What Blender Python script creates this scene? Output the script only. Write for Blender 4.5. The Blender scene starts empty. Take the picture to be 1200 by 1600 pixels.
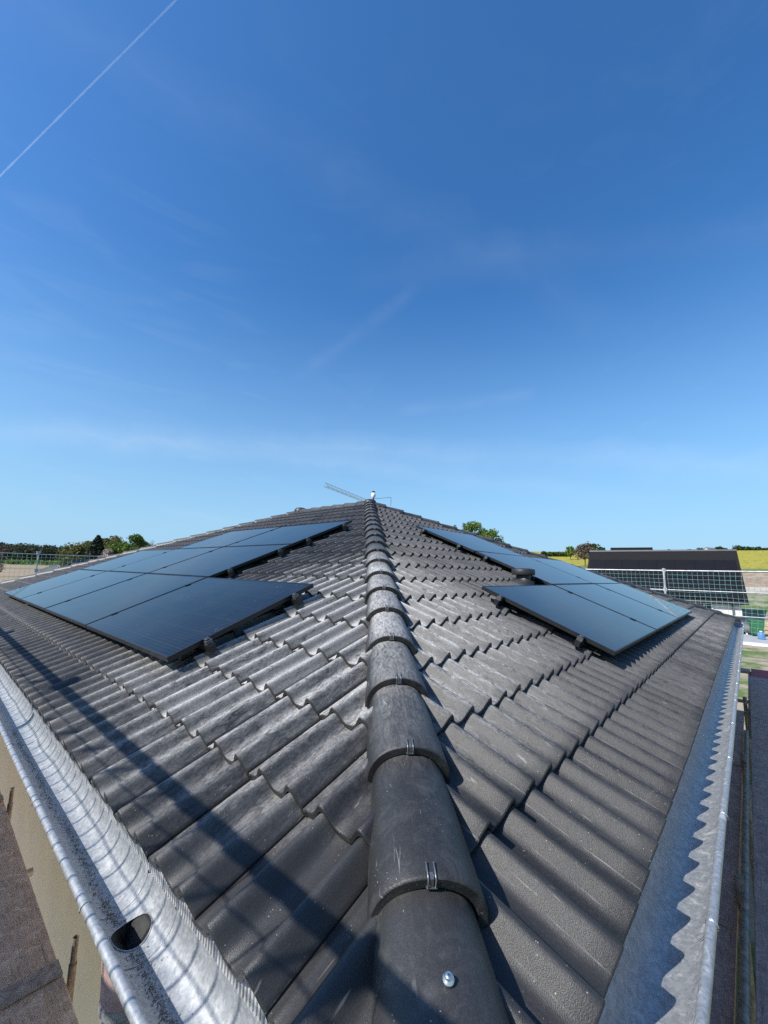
import bpy, bmesh, math, random
import numpy as np
from mathutils import Matrix, Vector, noise
random.seed(7)
rng = np.random.default_rng(7)
R = math.radians
sc = bpy.context.scene
COL = sc.collection

# ---------------------------------------------------------------- camera
F_PX, YAW, PITCH, ROLL = 634.138, R(41.731), R(8.381), R(1.453)
CAM = Vector((-0.52563, -0.27682, 0.82133))
fwd = Vector((math.cos(YAW)*math.cos(PITCH), math.sin(YAW)*math.cos(PITCH), math.sin(PITCH)))
rgt = Vector((math.sin(YAW), -math.cos(YAW), 0.0))
upv = rgt.cross(fwd)
r2 = math.cos(ROLL)*rgt + math.sin(ROLL)*upv
u2 = -math.sin(ROLL)*rgt + math.cos(ROLL)*upv
cam_d = bpy.data.cameras.new('camera')
cam = bpy.data.objects.new('camera', cam_d); COL.objects.link(cam)
cam.matrix_world = Matrix(((r2.x, u2.x, -fwd.x, CAM.x), (r2.y, u2.y, -fwd.y, CAM.y), (r2.z, u2.z, -fwd.z, CAM.z), (0, 0, 0, 1)))
cam_d.sensor_fit = 'VERTICAL'; cam_d.sensor_height = 36.0; cam_d.lens = 36.0*F_PX/1600.0
cam_d.clip_start = 0.02; cam_d.clip_end = 60000
sc.camera = cam

# ---------------------------------------------------------------- light
SUN_AZ, SUN_EL = R(163.0), R(43.0)
SUN = Vector((math.cos(SUN_EL)*math.cos(SUN_AZ), math.cos(SUN_EL)*math.sin(SUN_AZ), math.sin(SUN_EL)))
sl = bpy.data.lights.new('sun', 'SUN'); sl.energy = 5.0; sl.angle = R(0.53); sl.color = (1.0, 0.955, 0.885)
so = bpy.data.objects.new('sun', sl); COL.objects.link(so)
so.rotation_euler = SUN.to_track_quat('Z', 'Y').to_euler(); so.location = SUN*40
sc.view_settings.view_transform = 'Standard'; sc.view_settings.look = 'None'
sc.cycles.use_denoising = False
sc.view_settings.exposure = 0.35; sc.view_settings.gamma = 1.0; sc.view_settings.use_curve_mapping = False

# ---------------------------------------------------------------- node helper
class NT:
    def __init__(s, tree): s.t = tree
    def n(s, typ, ins=None, **props):
        nd = s.t.nodes.new(typ)
        for k, v in props.items(): setattr(nd, k, v)
        for k, v in (ins or {}).items():
            if isinstance(v, bpy.types.NodeSocket): s.t.links.new(v, nd.inputs[k])
            else: nd.inputs[k].default_value = v
        return nd
    def math(s, op, a, b=0.0, clamp=False):
        nd = s.n('ShaderNodeMath', {0: a, 1: b}, operation=op); nd.use_clamp = clamp
        return nd.outputs[0]
    def noise(s, vec, scale, detail=3.0, rough=0.55, dist=0.0):
        return s.n('ShaderNodeTexNoise', {'Vector': vec, 'Scale': scale, 'Detail': detail, 'Roughness': rough, 'Distortion': dist}).outputs['Fac']
    def ramp(s, f, lo, hi, a=0.0, b=1.0):
        return s.n('ShaderNodeMapRange', {0: f, 1: lo, 2: hi, 3: a, 4: b}, clamp=True).outputs[0]
    def mix(s, f, a, b):
        nd = s.n('ShaderNodeMix', data_type='RGBA')
        for i, v in ((0, f), (6, a), (7, b)):
            if isinstance(v, bpy.types.NodeSocket): s.t.links.new(v, nd.inputs[i])
            else: nd.inputs[i].default_value = v if i == 0 or len(v) == 4 else (*v, 1)
        return nd.outputs[2]
    def mapping(s, vec, scale=(1, 1, 1), loc=(0, 0, 0), rot=(0, 0, 0)):
        return s.n('ShaderNodeMapping', {'Vector': vec, 'Scale': scale, 'Location': loc, 'Rotation': rot}).outputs[0]
    def bump(s, h, strength=0.3, dist=0.002, normal=None):
        i = {'Strength': strength, 'Distance': dist, 'Height': h}
        if normal: i['Normal'] = normal
        return s.n('ShaderNodeBump', i).outputs[0]

def new_mat(name):
    m = bpy.data.materials.new(name); m.use_nodes = True
    t = NT(m.node_tree); b = m.node_tree.nodes['Principled BSDF']
    return m, t, b
def c4(c): return (c[0], c[1], c[2], 1.0)
def setin(t, b, **kw):
    names = {'col': 'Base Color', 'rough': 'Roughness', 'metal': 'Metallic', 'normal': 'Normal', 'spec': 'Specular IOR Level', 'coat': 'Coat Weight', 'trans': 'Transmission Weight', 'alpha': 'Alpha'}
    for k, v in kw.items():
        sck = b.inputs[names[k]]
        if isinstance(v, bpy.types.NodeSocket): t.t.links.new(v, sck)
        else: sck.default_value = c4(v) if k == 'col' else v

# ---------------------------------------------------------------- world
w = bpy.data.worlds.new('World'); sc.world = w; w.use_nodes = True
wt = NT(w.node_tree); bg = w.node_tree.nodes['Background']
sky = wt.n('ShaderNodeTexSky', sky_type='NISHITA')
sky.sun_disc = False; sky.sun_elevation = SUN_EL
sky.sun_rotation = math.atan2(SUN.x, SUN.y) % (2*math.pi)
sky.altitude = 0; sky.air_density = 1.3; sky.dust_density = 1.0; sky.ozone_density = 10.0
wdir = wt.n('ShaderNodeTexCoord').outputs['Generated']
hs = wt.n('ShaderNodeHueSaturation', {'Hue': 0.5, 'Saturation': 1.13, 'Value': 1.0, 'Color': sky.outputs[0]})
# thin cirrus wisps, drawn out by the high wind
wm = wt.mapping(wdir, scale=(2.2, 5.0, 14.0), rot=(0.25, -0.2, 0.6))
wa = wt.ramp(wt.noise(wm, 1.6, 6.0, 0.55, 1.2), 0.52, 0.86)
wb = wt.ramp(wt.noise(wdir, 1.3, 2.0, 0.5), 0.40, 0.66)
cir = wt.math('MULTIPLY', wt.math('MULTIPLY', wa, wb), 0.075)
# pale spring haze thickening towards the horizon, the same all round
wz = wt.n('ShaderNodeSeparateXYZ', {0: wdir}).outputs[2]
hz_ = wt.math('MULTIPLY', wt.math('POWER', wt.ramp(wz, 0.0, 0.60, 1.0, 0.0), 1.5), 0.95)
skyh = wt.mix(hz_, hs.outputs[0], (2.2, 3.85, 5.4))
def ray_dir(px, py): return (fwd+r2*((px-600)/F_PX)-u2*((py-800)/F_PX)).normalized()
def streak(a, b, width, reach, amp, tex):
    a, b = ray_dir(*a), ray_dir(*b); nn = a.cross(b).normalized(); mid = (a+b).normalized()
    dd = wt.n('ShaderNodeVectorMath', {0: wdir, 1: tuple(nn)}, operation='DOT_PRODUCT').outputs['Value']
    al = wt.n('ShaderNodeVectorMath', {0: wdir, 1: tuple(mid)}, operation='DOT_PRODUCT').outputs['Value']
    wob_ = wt.math('MULTIPLY', wt.math('SUBTRACT', wt.noise(wdir, 7.0, 4.0, 0.6), 0.5), width*1.6)
    band = wt.ramp(wt.math('ABSOLUTE', wt.math('ADD', dd, wob_)), 0.0, width, 1.0, 0.0)
    return wt.math('MULTIPLY', wt.math('MULTIPLY', wt.math('MULTIPLY', band, wt.ramp(al, reach, (1+reach)/2)), wt.ramp(wt.noise(wdir, tex, 5.0, 0.65), 0.3, 0.65, 0.25, 1.0)), amp)
st = streak((60, 20), (760, 400), 0.055, 0.72, 0.022, 6.0)
for q in (((490, 575), (630, 465), 0.022, 0.985, 0.038, 14.0), ((640, 640), (820, 620), 0.02, 0.985, 0.035, 12.0), ((250, 690), (1190, 730), 0.045, 0.55, 0.09, 5.0), ((30, 670), (700, 745), 0.03, 0.6, 0.07, 6.0), ((760, 410), (1190, 360), 0.05, 0.85, 0.025, 7.0)):
    st = wt.math('ADD', st, streak(*q))
cir = wt.math('ADD', wt.math('MULTIPLY', cir, 0.6), st)
skyc = wt.mix(cir, skyh, (5.6, 6.1, 6.7))
wt.t.links.new(skyc, bg.inputs['Color']); bg.inputs['Strength'].default_value = 0.138

# ---------------------------------------------------------------- object helpers
def wmat(o):
    m = o.matrix_basis.copy()
    if o.parent: m = wmat(o.parent) @ o.matrix_parent_inverse @ m
    return m
def link(o, parent=None, local=False):
    COL.objects.link(o)
    if parent:
        o.parent = parent
        if not local: o.matrix_parent_inverse = wmat(parent).inverted()
    return o
def tag(o, label=None, cat=None, group=None, kind=None):
    for k, v in (('label', label), ('category', cat), ('group', group), ('kind', kind)):
        if v: o[k] = v
    return o
def empty(name, loc, label=None, cat=None, group=None, mat=None):
    o = bpy.data.objects.new(name, None); COL.objects.link(o); o.empty_display_size = 0.2
    if mat is not None: o.matrix_basis = mat
    else: o.location = loc
    return tag(o, label, cat, group)

class MB:
    """collects shapes; build() links them as one mesh object"""
    def __init__(s): s.v = []; s.f = []; s.sm = []; s.mi = []
    def add(s, v, f, smooth=False, mi=0):
        b = len(s.v); s.v += [tuple(p) for p in v]
        for q in f: s.f.append(tuple(i+b for i in q)); s.sm.append(smooth); s.mi.append(mi)
        return s
    def box(s, a, b, M=None, mi=0):
        x0, y0, z0 = a; x1, y1, z1 = b
        v = [Vector(p) for p in ((x0, y0, z0), (x1, y0, z0), (x1, y1, z0), (x0, y1, z0), (x0, y0, z1), (x1, y0, z1), (x1, y1, z1), (x0, y1, z1))]
        if M is not None: v = [M @ p for p in v]
        return s.add(v, [(0, 3, 2, 1), (4, 5, 6, 7), (0, 1, 5, 4), (1, 2, 6, 5), (2, 3, 7, 6), (3, 0, 4, 7)], mi=mi)
    def tube(s, pts, r, n=10, caps=True, mi=0, smooth=True):
        pts = [Vector(p) for p in pts]; rr = r if isinstance(r, (list, tuple)) else [r]*len(pts)
        d0 = (pts[-1]-pts[0]).normalized()
        ref = Vector((0, 0, 1)) if abs(d0.z) < 0.9 else Vector((1, 0, 0))
        v = []; f = []
        for i, p in enumerate(pts):
            a = pts[max(i-1, 0)]; b = pts[min(i+1, len(pts)-1)]
            d = (b-a).normalized(); e = d.cross(ref).normalized(); g = d.cross(e)
            for k in range(n):
                t = 2*math.pi*k/n; v.append(p+(e*math.cos(t)+g*math.sin(t))*rr[i])
        for i in range(len(pts)-1):
            for k in range(n):
                f.append((i*n+k, i*n+(k+1) % n, (i+1)*n+(k+1) % n, (i+1)*n+k))
        s.add(v, f, smooth, mi)
        if caps:
            s.add(v[:n], [tuple(range(n-1, -1, -1))], False, mi); s.add(v[-n:], [tuple(range(n))], False, mi)
        return s
    def lathe(s, prof, M, n=20, mi=0):
        v = []; f = []
        for (r, z) in prof:
            for k in range(n):
                t = 2*math.pi*k/n; v.append(M @ Vector((r*math.cos(t), r*math.sin(t), z)))
        for i in range(len(prof)-1):
            for k in range(n): f.append((i*n+k, i*n+(k+1) % n, (i+1)*n+(k+1) % n, (i+1)*n+k))
        return s.add(v, f, True, mi)
    def mesh(s, name, mats):
        me = bpy.data.meshes.new(name); me.from_pydata(s.v, [], s.f)
        me.polygons.foreach_set('use_smooth', s.sm); me.polygons.foreach_set('material_index', s.mi)
        for m in (mats if isinstance(mats, (list, tuple)) else [mats]): me.materials.append(m)
        me.update(); return me
    def build(s, name, mats, parent=None, local=False):
        return link(bpy.data.objects.new(name, s.mesh(name, mats)), parent, local)

def at(px, py, d):
    """point at horizontal distance d from the camera along a sight line of the survey photo"""
    v = fwd+r2*((px-600)/F_PX)-u2*((py-800)/F_PX)
    return CAM+v*(d/math.hypot(v.x, v.y))
def project(P):
    d = Vector(P)-CAM; wv = d.dot(fwd)
    if wv < 0.05: return None
    return 600+F_PX*d.dot(r2)/wv, 800-F_PX*d.dot(u2)/wv, wv

# ---------------------------------------------------------------- materials
def m_tile(name, lines):
    m, t, b = new_mat(name)
    tc = t.n('ShaderNodeTexCoord'); oi = t.n('ShaderNodeObjectInfo'); pos = t.n('ShaderNodeNewGeometry').outputs['Position']
    obj = tc.outputs['Object']
    off = t.n('ShaderNodeVectorMath', {0: obj, 1: t.n('ShaderNodeCombineXYZ', {0: t.math('MULTIPLY', oi.outputs['Random'], 37.0), 1: t.math('MULTIPLY', oi.outputs['Random'], 91.0), 2: 0.0}).outputs[0]}).outputs[0]
    base = t.mix(oi.outputs['Random'], (0.011, 0.011, 0.0115), (0.028, 0.028, 0.0285))
    g = t.noise(pos, 330.0, 2.0, 0.6)
    base = t.mix(t.ramp(g, 0.45, 0.70, 0, 0.55), base, (0.047, 0.047, 0.0465))
    def dist(p): return t.n('ShaderNodeVectorMath', {0: pos, 1: p}, operation='DISTANCE').outputs['Value']
    # cutting dust: thickest where the tiles were sawn, halfway up the hip, a grey veil elsewhere
    core = t.ramp(dist((1.25, 1.85, 0.62)), 0.40, 1.70, 2.3 if lines else 1.15, 0.0)
    veil = t.math('MULTIPLY', t.ramp(dist((0.1, 0.25, 0.0)), 0.6, 2.2, 0.10, 1.0), 0.20)
    far = t.ramp(dist((6.9, 0.55, 0.2)), 0.6, 3.2, 0.55, 0.0)
    amt = t.math('MAXIMUM', t.math('MAXIMUM', core, veil), far)
    n1 = t.ramp(t.noise(pos, 4.2, 6.0, 0.7), 0.36, 0.64)
    n2 = t.ramp(t.noise(t.mapping(off, scale=(13, 42, 42)), 1.0, 6.0, 0.75, 1.4), 0.38, 0.64)
    n3 = t.ramp(t.noise(pos, 120.0, 3.0, 0.7), 0.30, 0.66, 0.45, 1.0)
    dust = t.math('ADD', t.math('MULTIPLY', n1, 0.35), t.math('MULTIPLY', n2, 0.8))
    dust = t.math('MULTIPLY', dust, t.ramp(oi.outputs['Random'], 0, 1, 0.7, 1.25))
    dust = t.math('MULTIPLY', t.math('MULTIPLY', amt, t.math('ADD', dust, 0.05), True), n3)
    up = t.n('ShaderNodeSeparateXYZ', {0: t.n('ShaderNodeNewGeometry').outputs['Normal']}).outputs[2]
    dust = t.math('MULTIPLY', dust, t.ramp(up, 0.45, 0.86))      # dust settles on what faces up, not on the noses
    col = t.mix(t.math('MULTIPLY', dust, 0.9), base, (0.56, 0.55, 0.525))
    if not lines: col = t.mix(t.math('MULTIPLY', t.ramp(t.noise(off, 11.0, 6.0, 0.7, 0.5), 0.50, 0.68), 0.20), col, (0.20, 0.195, 0.185))
    if lines:     # chalky rub marks where the moulded rolls start
        sy = t.n('ShaderNodeSeparateXYZ', {0: obj}).outputs[1]
        wob = t.math('MULTIPLY', t.math('SUBTRACT', t.noise(off, 9.0, 3.0), 0.5), 0.006)
        fr = t.math('FRACT', t.math('DIVIDE', t.math('SUBTRACT', t.math('ADD', sy, wob), 0.0885), 0.15))
        ln = t.ramp(t.math('ABSOLUTE', t.math('SUBTRACT', fr, 0.5)), 0.490, 0.5)
        brk = t.ramp(t.noise(t.mapping(off, scale=(6, 3, 3)), 1.0, 4.0, 0.7), 0.50, 0.72)
        col = t.mix(t.math('MULTIPLY', t.math('MULTIPLY', ln, brk), 0.55), col, (0.36, 0.35, 0.33))
    # scratches left by boots and tools
    sm = t.mapping(off, scale=(9, 70, 70), rot=(0, 0, 0.5))
    sc1 = t.ramp(t.noise(sm, 1.0, 2.0, 0.5, 1.2), 0.66, 0.72)
    sc2 = t.ramp(t.noise(off, 6.0, 2.0), 0.54, 0.62)
    col = t.mix(t.math('MULTIPLY', t.math('MULTIPLY', sc1, sc2), 0.35), col, (0.36, 0.35, 0.33))
    sp = t.n('ShaderNodeTexVoronoi', {'Vector': pos, 'Scale': 75.0}).outputs['Distance']
    spm = t.math('MULTIPLY', t.ramp(sp, 0.06, 0.12, 1, 0), t.ramp(t.noise(pos, 9.0, 3.0, 0.6), 0.50, 0.60))
    col = t.mix(t.math('MULTIPLY', spm, 0.6), col, (0.45, 0.44, 0.41))
    bm_ = t.bump(t.noise(pos, 480.0, 2.0, 0.6), 0.34, 0.003)
    bm_ = t.bump(t.noise(pos, 40.0, 4.0), 0.16, 0.004, bm_)
    setin(t, b, col=col, rough=t.ramp(dust, 0, 0.5, 0.44, 0.85), normal=bm_, spec=0.45)
    return m
def m_simple(name, col, rough=0.6, metal=0.0, var=0.25, scale=8.0, bump=0.15, bscale=60.0, coords='pos', spec=0.5):
    m, t, b = new_mat(name)
    v = t.n('ShaderNodeNewGeometry').outputs['Position'] if coords == 'pos' else t.n('ShaderNodeTexCoord').outputs['Object']
    n = t.noise(v, scale, 5.0, 0.62)
    lo = tuple(c*(1-var) for c in col); hi = tuple(min(1, c*(1+var)) for c in col)
    c = t.mix(t.ramp(n, 0.3, 0.7), lo, hi)
    setin(t, b, col=c, rough=rough, metal=metal, spec=spec)
    if bump: setin(t, b, normal=t.bump(t.noise(v, bscale, 4.0), bump, 0.003))
    return m
def m_zinc():
    m, t, b = new_mat('galvanised_zinc')
    v = t.n('ShaderNodeNewGeometry').outputs['Position']
    vo = t.n('ShaderNodeTexVoronoi', {'Vector': v, 'Scale': 130.0}).outputs['Color']
    sp = t.n('ShaderNodeSeparateColor', {0: vo}).outputs[0]
    col = t.mix(sp, (0.29, 0.305, 0.315), (0.42, 0.435, 0.445))
    lime = t.ramp(t.noise(v, 14.0, 6.0, 0.7, 0.8), 0.54, 0.70)
    col = t.mix(t.math('MULTIPLY', lime, 0.45), col, (0.58, 0.58, 0.56))
    dirt = t.ramp(t.noise(v, 33.0, 5.0, 0.7), 0.58, 0.70)
    col = t.mix(t.math('MULTIPLY', dirt, 0.5), col, (0.22, 0.21, 0.19))
    setin(t, b, col=col, metal=t.ramp(lime, 0, 1, 0.5, 0.1), rough=t.ramp(t.noise(v, 40.0), 0.3, 0.7, 0.36, 0.55), normal=t.bump(t.noise(v, 25.0, 4.0), 0.22, 0.004))
    return m
def m_wood(name, ca, cb, axis):
    m, t, b = new_mat(name)
    v = t.n('ShaderNodeNewGeometry').outputs['Position']
    s = (4, 60, 60) if axis == 0 else (60, 4, 60)
    gr = t.noise(t.mapping(v, scale=s), 1.0, 6.0, 0.65, 0.7)
    pt = t.noise(v, 7.0, 6.0, 0.75)
    col = t.mix(t.ramp(gr, 0.3, 0.7), ca, cb)
    col = t.mix(t.ramp(pt, 0.40, 0.62, 0, 0.5), col, tuple(c*0.55 for c in ca))
    col = t.mix(t.math('MULTIPLY', t.ramp(t.noise(v, 24.0, 5.0, 0.7), 0.55, 0.7), 0.6), col, (0.42, 0.38, 0.33))
    cr = t.ramp(t.noise(t.mapping(v, scale=tuple(q*0.5 for q in s)), 1.0, 2.0, 0.5, 2.0), 0.485, 0.5)
    cr = t.math('MULTIPLY', cr, t.ramp(t.noise(t.mapping(v, scale=tuple(q*0.5 for q in s)), 1.0, 2.0, 0.5, 2.0), 0.5, 0.515, 1.0, 0.0))
    col = t.mix(t.math('MULTIPLY', cr, 0.7), col, tuple(c*0.15 for c in ca))
    bl = t.ramp(t.noise(v, 15.0, 6.0, 0.75, 0.6), 0.53, 0.60)
    col = t.mix(t.math('MULTIPLY', bl, 0.45), col, tuple(min(1, c*1.35) for c in cb))
    setin(t, b, col=col, rough=0.85, normal=t.bump(gr, 0.4, 0.003))
    return m
def m_glass():
    m, t, b = new_mat('solar_glass')
    o = t.n('ShaderNodeTexCoord').outputs['Object']
    sep = t.n('ShaderNodeSeparateXYZ', {0: o})
    def lines(c, pitch, wd):
        fr = t.math('FRACT', t.math('DIVIDE', c, pitch))
        return t.math('LESS_THAN', t.math('ABSOLUTE', t.math('SUBTRACT', fr, 0.5)), wd)
    fine = lines(sep.outputs[1], 0.0260, 0.10)
    cell = t.math('MAXIMUM', lines(sep.outputs[0], 0.0925, 0.018), lines(sep.outputs[1], 0.1755, 0.012))
    base = t.mix(t.math('MULTIPLY', fine, 0.6), (0.0025, 0.0035, 0.007), (0.013, 0.017, 0.027))
    base = t.mix(t.math('MULTIPLY', cell, 0.6), base, (0.020, 0.024, 0.032))
    oi = t.n('ShaderNodeObjectInfo').outputs['Random']
    ov = t.n('ShaderNodeVectorMath', {0: o, 1: t.n('ShaderNodeCombineXYZ', {0: t.math('MULTIPLY', oi, 50.0), 1: oi, 2: 0.0}).outputs[0]}).outputs[0]
    vd = t.n('ShaderNodeTexVoronoi', {'Vector': ov, 'Scale': 26.0}).outputs['Distance']
    msk = t.ramp(t.noise(ov, 3.0, 4.0, 0.6), 0.52, 0.66)
    spk = t.math('MULTIPLY', t.ramp(vd, 0.06, 0.12, 1, 0), msk)
    film = t.ramp(t.noise(ov, 2.5, 5.0, 0.6), 0.35, 0.75, 0.0, 0.018)
    col = t.mix(t.math('MULTIPLY', spk, 0.6), t.mix(film, base, (0.5, 0.5, 0.5)), (0.45, 0.47, 0.5))
    setin(t, b, col=col, rough=t.ramp(spk, 0, 1, 0.045, 0.5), spec=0.5)
    b.inputs['IOR'].default_value = 1.23
    return m
TILE = m_tile('concrete_tile', True); CAPM = m_tile('concrete_ridge_tile', False); ZINC = m_zinc(); GLASS = m_glass()
BLACKM = m_simple('black_anodised', (0.018, 0.019, 0.021), 0.38, 0.35, 0.2, 20, 0.05)
CLAMPM = m_simple('grey_clamp_metal', (0.11, 0.11, 0.11), 0.45, 0.6, 0.3, 30, 0.1)
DARKPL = m_simple('dark_plastic', (0.022, 0.022, 0.023), 0.5, 0, 0.2, 25, 0.1)
STEEL = m_simple('scaffold_steel', (0.46, 0.47, 0.47), 0.45, 0.5, 0.3, 14, 0.15)
DULLST = m_simple('dull_tube_steel', (0.24, 0.21, 0.18), 0.6, 0.4, 0.5, 25, 0.3)
BRIGHT = m_simple('bright_screw_metal', (0.75, 0.75, 0.74), 0.28, 0.95, 0.1, 50, 0.05)
RENDER = m_simple('beige_wall_render', (0.74, 0.575, 0.43), 0.9, 0, 0.06, 3, 0.3, 320)
SOFFIT = m_simple('soffit_wood', (0.32, 0.22, 0.13), 0.7, 0, 0.25, 9, 0.2)
UNDER = m_simple('underlay', (0.012, 0.012, 0.013), 0.8, 0, 0.2, 5, 0.0)
ALU = m_simple('ribbed_aluminium', (0.58, 0.57, 0.55), 0.5, 0.4, 0.25, 40, 0.1)
DECKL = m_wood('weathered_plywood', (0.68, 0.55, 0.41), (0.78, 0.67, 0.54), 1)
DECKR = m_wood('dark_plywood', (0.34, 0.24, 0.21), (0.46, 0.35, 0.31), 0)
REDP = m_simple('red_painted_board', (0.34, 0.045, 0.05), 0.75, 0, 0.3, 12, 0.3)
NETG = m_simple('net_cord', (0.20, 0.40, 0.40), 0.7, 0, 0.25, 2, 0)
WHITE = m_simple('white_paint', (0.78, 0.78, 0.76), 0.6, 0, 0.05, 6, 0.1)

# ================================================================ ROOF GEOMETRY (metres; eave corner nearest the camera is the origin)
P = R(21.928); TP = math.tan(P); CP = math.cos(P); SP = math.sin(P)
LX, LY = 10.66, 12.96; RX = LX/2; GZ = -2.9
GA = 0.3233                                   # course gauge
def slope_matrix(side):
    if side == 'L': cols = ((CP, 0, SP), (0, 1, 0), (-SP, 0, CP))
    else: cols = ((0, CP, SP), (-1, 0, 0), (0, -SP, CP))
    return Matrix(((cols[0][0], cols[1][0], cols[2][0], 0), (cols[0][1], cols[1][1], cols[2][1], 0), (cols[0][2], cols[1][2], cols[2][2], 0), (0, 0, 0, 1)))
ML, MR = slope_matrix('L'), slope_matrix('R')

# ---------------------------------------------------------------- terrain
def smooth(a, b, v):
    q = min(1, max(0, (v-a)/(b-a))); return q*q*(3-2*q)
def prof(pts, r):
    for (a, za), (b, zb) in zip(pts, pts[1:]):
        if r <= b: return za+(zb-za)*smooth(a, b, r)*0.5+(zb-za)*0.5*(r-a)/(b-a)
    return pts[-1][1]
RIGHT_P = [(0, GZ), (40, GZ), (60, -0.3), (66, 0.2), (73, 2.0), (95, 3.0), (300, 17.2), (420, 19), (1200, 5), (4000, 0)]
LEFT_P = [(0, GZ), (60, GZ), (250, -2.4), (420, -0.6), (650, 7.5), (900, 11), (4000, 2)]
def ground_z(az, r):
    a = math.degrees(az)
    if a < -90: a += 360
    wl = smooth(30, 62, a)*(1-smooth(150, 200, a))
    z = prof(RIGHT_P, r)*(1-wl)+prof(LEFT_P, r)*wl
    if r > 45:
        z += 0.012*r**0.8*noise.noise(Vector((math.cos(az)*r*0.02, math.sin(az)*r*0.02, 3.1)))
    return z
RINGS = [0, 3, 6, 10, 14, 18, 23, 28, 33, 38, 44, 52, 60, 63, 66, 69.5, 73, 84, 95, 110, 130, 155, 185, 220, 260, 300, 340, 380, 420, 480, 560, 650, 760, 900, 1200, 1700, 2600, 4000]
NAZ = 240
def pt(i, k):
    az = 2*math.pi*k/NAZ; r = RINGS[i]
    return (CAM.x+r*math.cos(az), CAM.y+r*math.sin(az), ground_z(az if az < math.pi*1.5 else az-2*math.pi, r))
def region(i, k):
    a = 360*(k+0.5)/NAZ; a = a-360 if a > 270 else a; r = RINGS[i]
    if -40 < a < 45:
        if 66 <= r < 73: return 'earth_bank'
        if 60 <= r < 66: return 'gravel_track'
        if 95 <= r < 420: return 'flower_meadow'
    if 66 < a < 150 and 66 <= r < 420: return 'ploughed_field'
    return 'ground'
def m_ground():
    m, t, b = new_mat('grass_and_soil')
    v = t.n('ShaderNodeNewGeometry').outputs['Position']
    gr = t.mix(t.ramp(t.noise(v, 6.0, 5.0, 0.7), 0.3, 0.7), (0.055, 0.10, 0.018), (0.13, 0.19, 0.04))
    soil = t.mix(t.noise(v, 9.0, 5.0, 0.7), (0.26, 0.20, 0.14), (0.42, 0.36, 0.28))
    dd = t.n('ShaderNodeVectorMath', {0: v, 1: (5, 6, -2.9)}, operation='DISTANCE').outputs['Value']
    k = t.ramp(t.noise(v, 0.55, 5.0, 0.65), 0.44, 0.56)
    k = t.math('MULTIPLY', k, t.ramp(dd, 40, 70, 1.0, 0.15))
    setin(t, b, col=t.mix(k, gr, soil), rough=0.95, normal=t.bump(t.noise(v, 12.0, 5.0), 0.6, 0.05)); return m
def m_field(name, a, b_, c, sa, sb, f=(1, 1, 1)):
    m, t, b = new_mat(name)
    v = t.n('ShaderNodeNewGeometry').outputs['Position']
    col = t.mix(t.ramp(t.noise(t.mapping(v, scale=f), sa, 6.0, 0.7), 0.35, 0.65), a, b_)
    col = t.mix(t.ramp(t.noise(v, sb, 5.0, 0.65), 0.45, 0.62), col, c)
    setin(t, b, col=col, rough=0.95, normal=t.bump(t.noise(v, 2.0, 5.0), 0.5, 0.2)); return m
GM = {'ground': m_ground(),
      'flower_meadow': m_field('dandelion_meadow', (0.11, 0.135, 0.02), (0.46, 0.37, 0.02), (0.31, 0.27, 0.02), 0.25, 0.07, (1, 5, 1)),
      'ploughed_field': m_field('tilled_soil', (0.24, 0.17, 0.105), (0.36, 0.27, 0.17), (0.20, 0.17, 0.08), 0.06, 0.02, (1, 4, 1)),
      'earth_bank': m_field('loose_earth', (0.26, 0.18, 0.12), (0.38, 0.28, 0.20), (0.20, 0.14, 0.10), 0.5, 1.5),
      'gravel_track': m_field('pale_gravel', (0.40, 0.36, 0.30), (0.52, 0.47, 0.40), (0.35, 0.30, 0.22), 0.8, 0.3)}
gb = {k: MB() for k in GM}
for i in range(len(RINGS)-1):
    for k in range(NAZ):
        q = [pt(i, k), pt(i+1, k), pt(i+1, k+1), pt(i, k+1)]
        if i == 0: q = q[:3]
        gb[region(i, k)].add(q, [tuple(range(len(q)))], True)
for k, mb in gb.items():
    o = mb.build(k, GM[k]); o['kind'] = 'structure'
    bm = bmesh.new(); bm.from_mesh(o.data); bmesh.ops.remove_doubles(bm, verts=bm.verts, dist=0.001); bm.to_mesh(o.data); bm.free()

# ---------------------------------------------------------------- house
house = empty('house', (LX/2, LY/2, GZ), 'bungalow with a hipped roof of dark grey concrete tiles and zinc gutters', 'house')
XW, YW = 0.5, 0.5
b = MB(); t_ = 0.3
for (a, c) in (((XW, YW), (XW+t_, LY-YW)), ((LX-XW-t_, YW), (LX-XW, LY-YW)), ((XW+t_, YW), (LX-XW-t_, YW+t_)), ((XW+t_, LY-YW-t_), (LX-XW-t_, LY-YW))):
    b.box((a[0], a[1], GZ), (c[0], c[1], -0.14))
b.build('wall', RENDER, house)
b = MB()
for (a, c) in (((0.04, 0.04), (XW+0.1, LY-0.04)), ((LX-XW-0.1, 0.04), (LX-0.04, LY-0.04)), ((XW+0.1, 0.04), (LX-XW-0.1, YW+0.1)), ((XW+0.1, LY-YW-0.1), (LX-XW-0.1, LY-0.04))):
    b.box((a[0], a[1], -0.135), (c[0], c[1], -0.115))
b.build('soffit', SOFFIT, house)
b = MB()
for (a, c) in (((0.026, 0.026), (0.05, LY-0.026)), ((LX-0.05, 0.026), (LX-0.026, LY-0.026)), ((0.05, 0.026), (LX-0.05, 0.05)), ((0.05, LY-0.05), (LX-0.05, LY-0.026))):
    b.box((a[0], a[1], -0.16), (c[0], c[1], -0.03))
b.build('fascia', SOFFIT, house)

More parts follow.
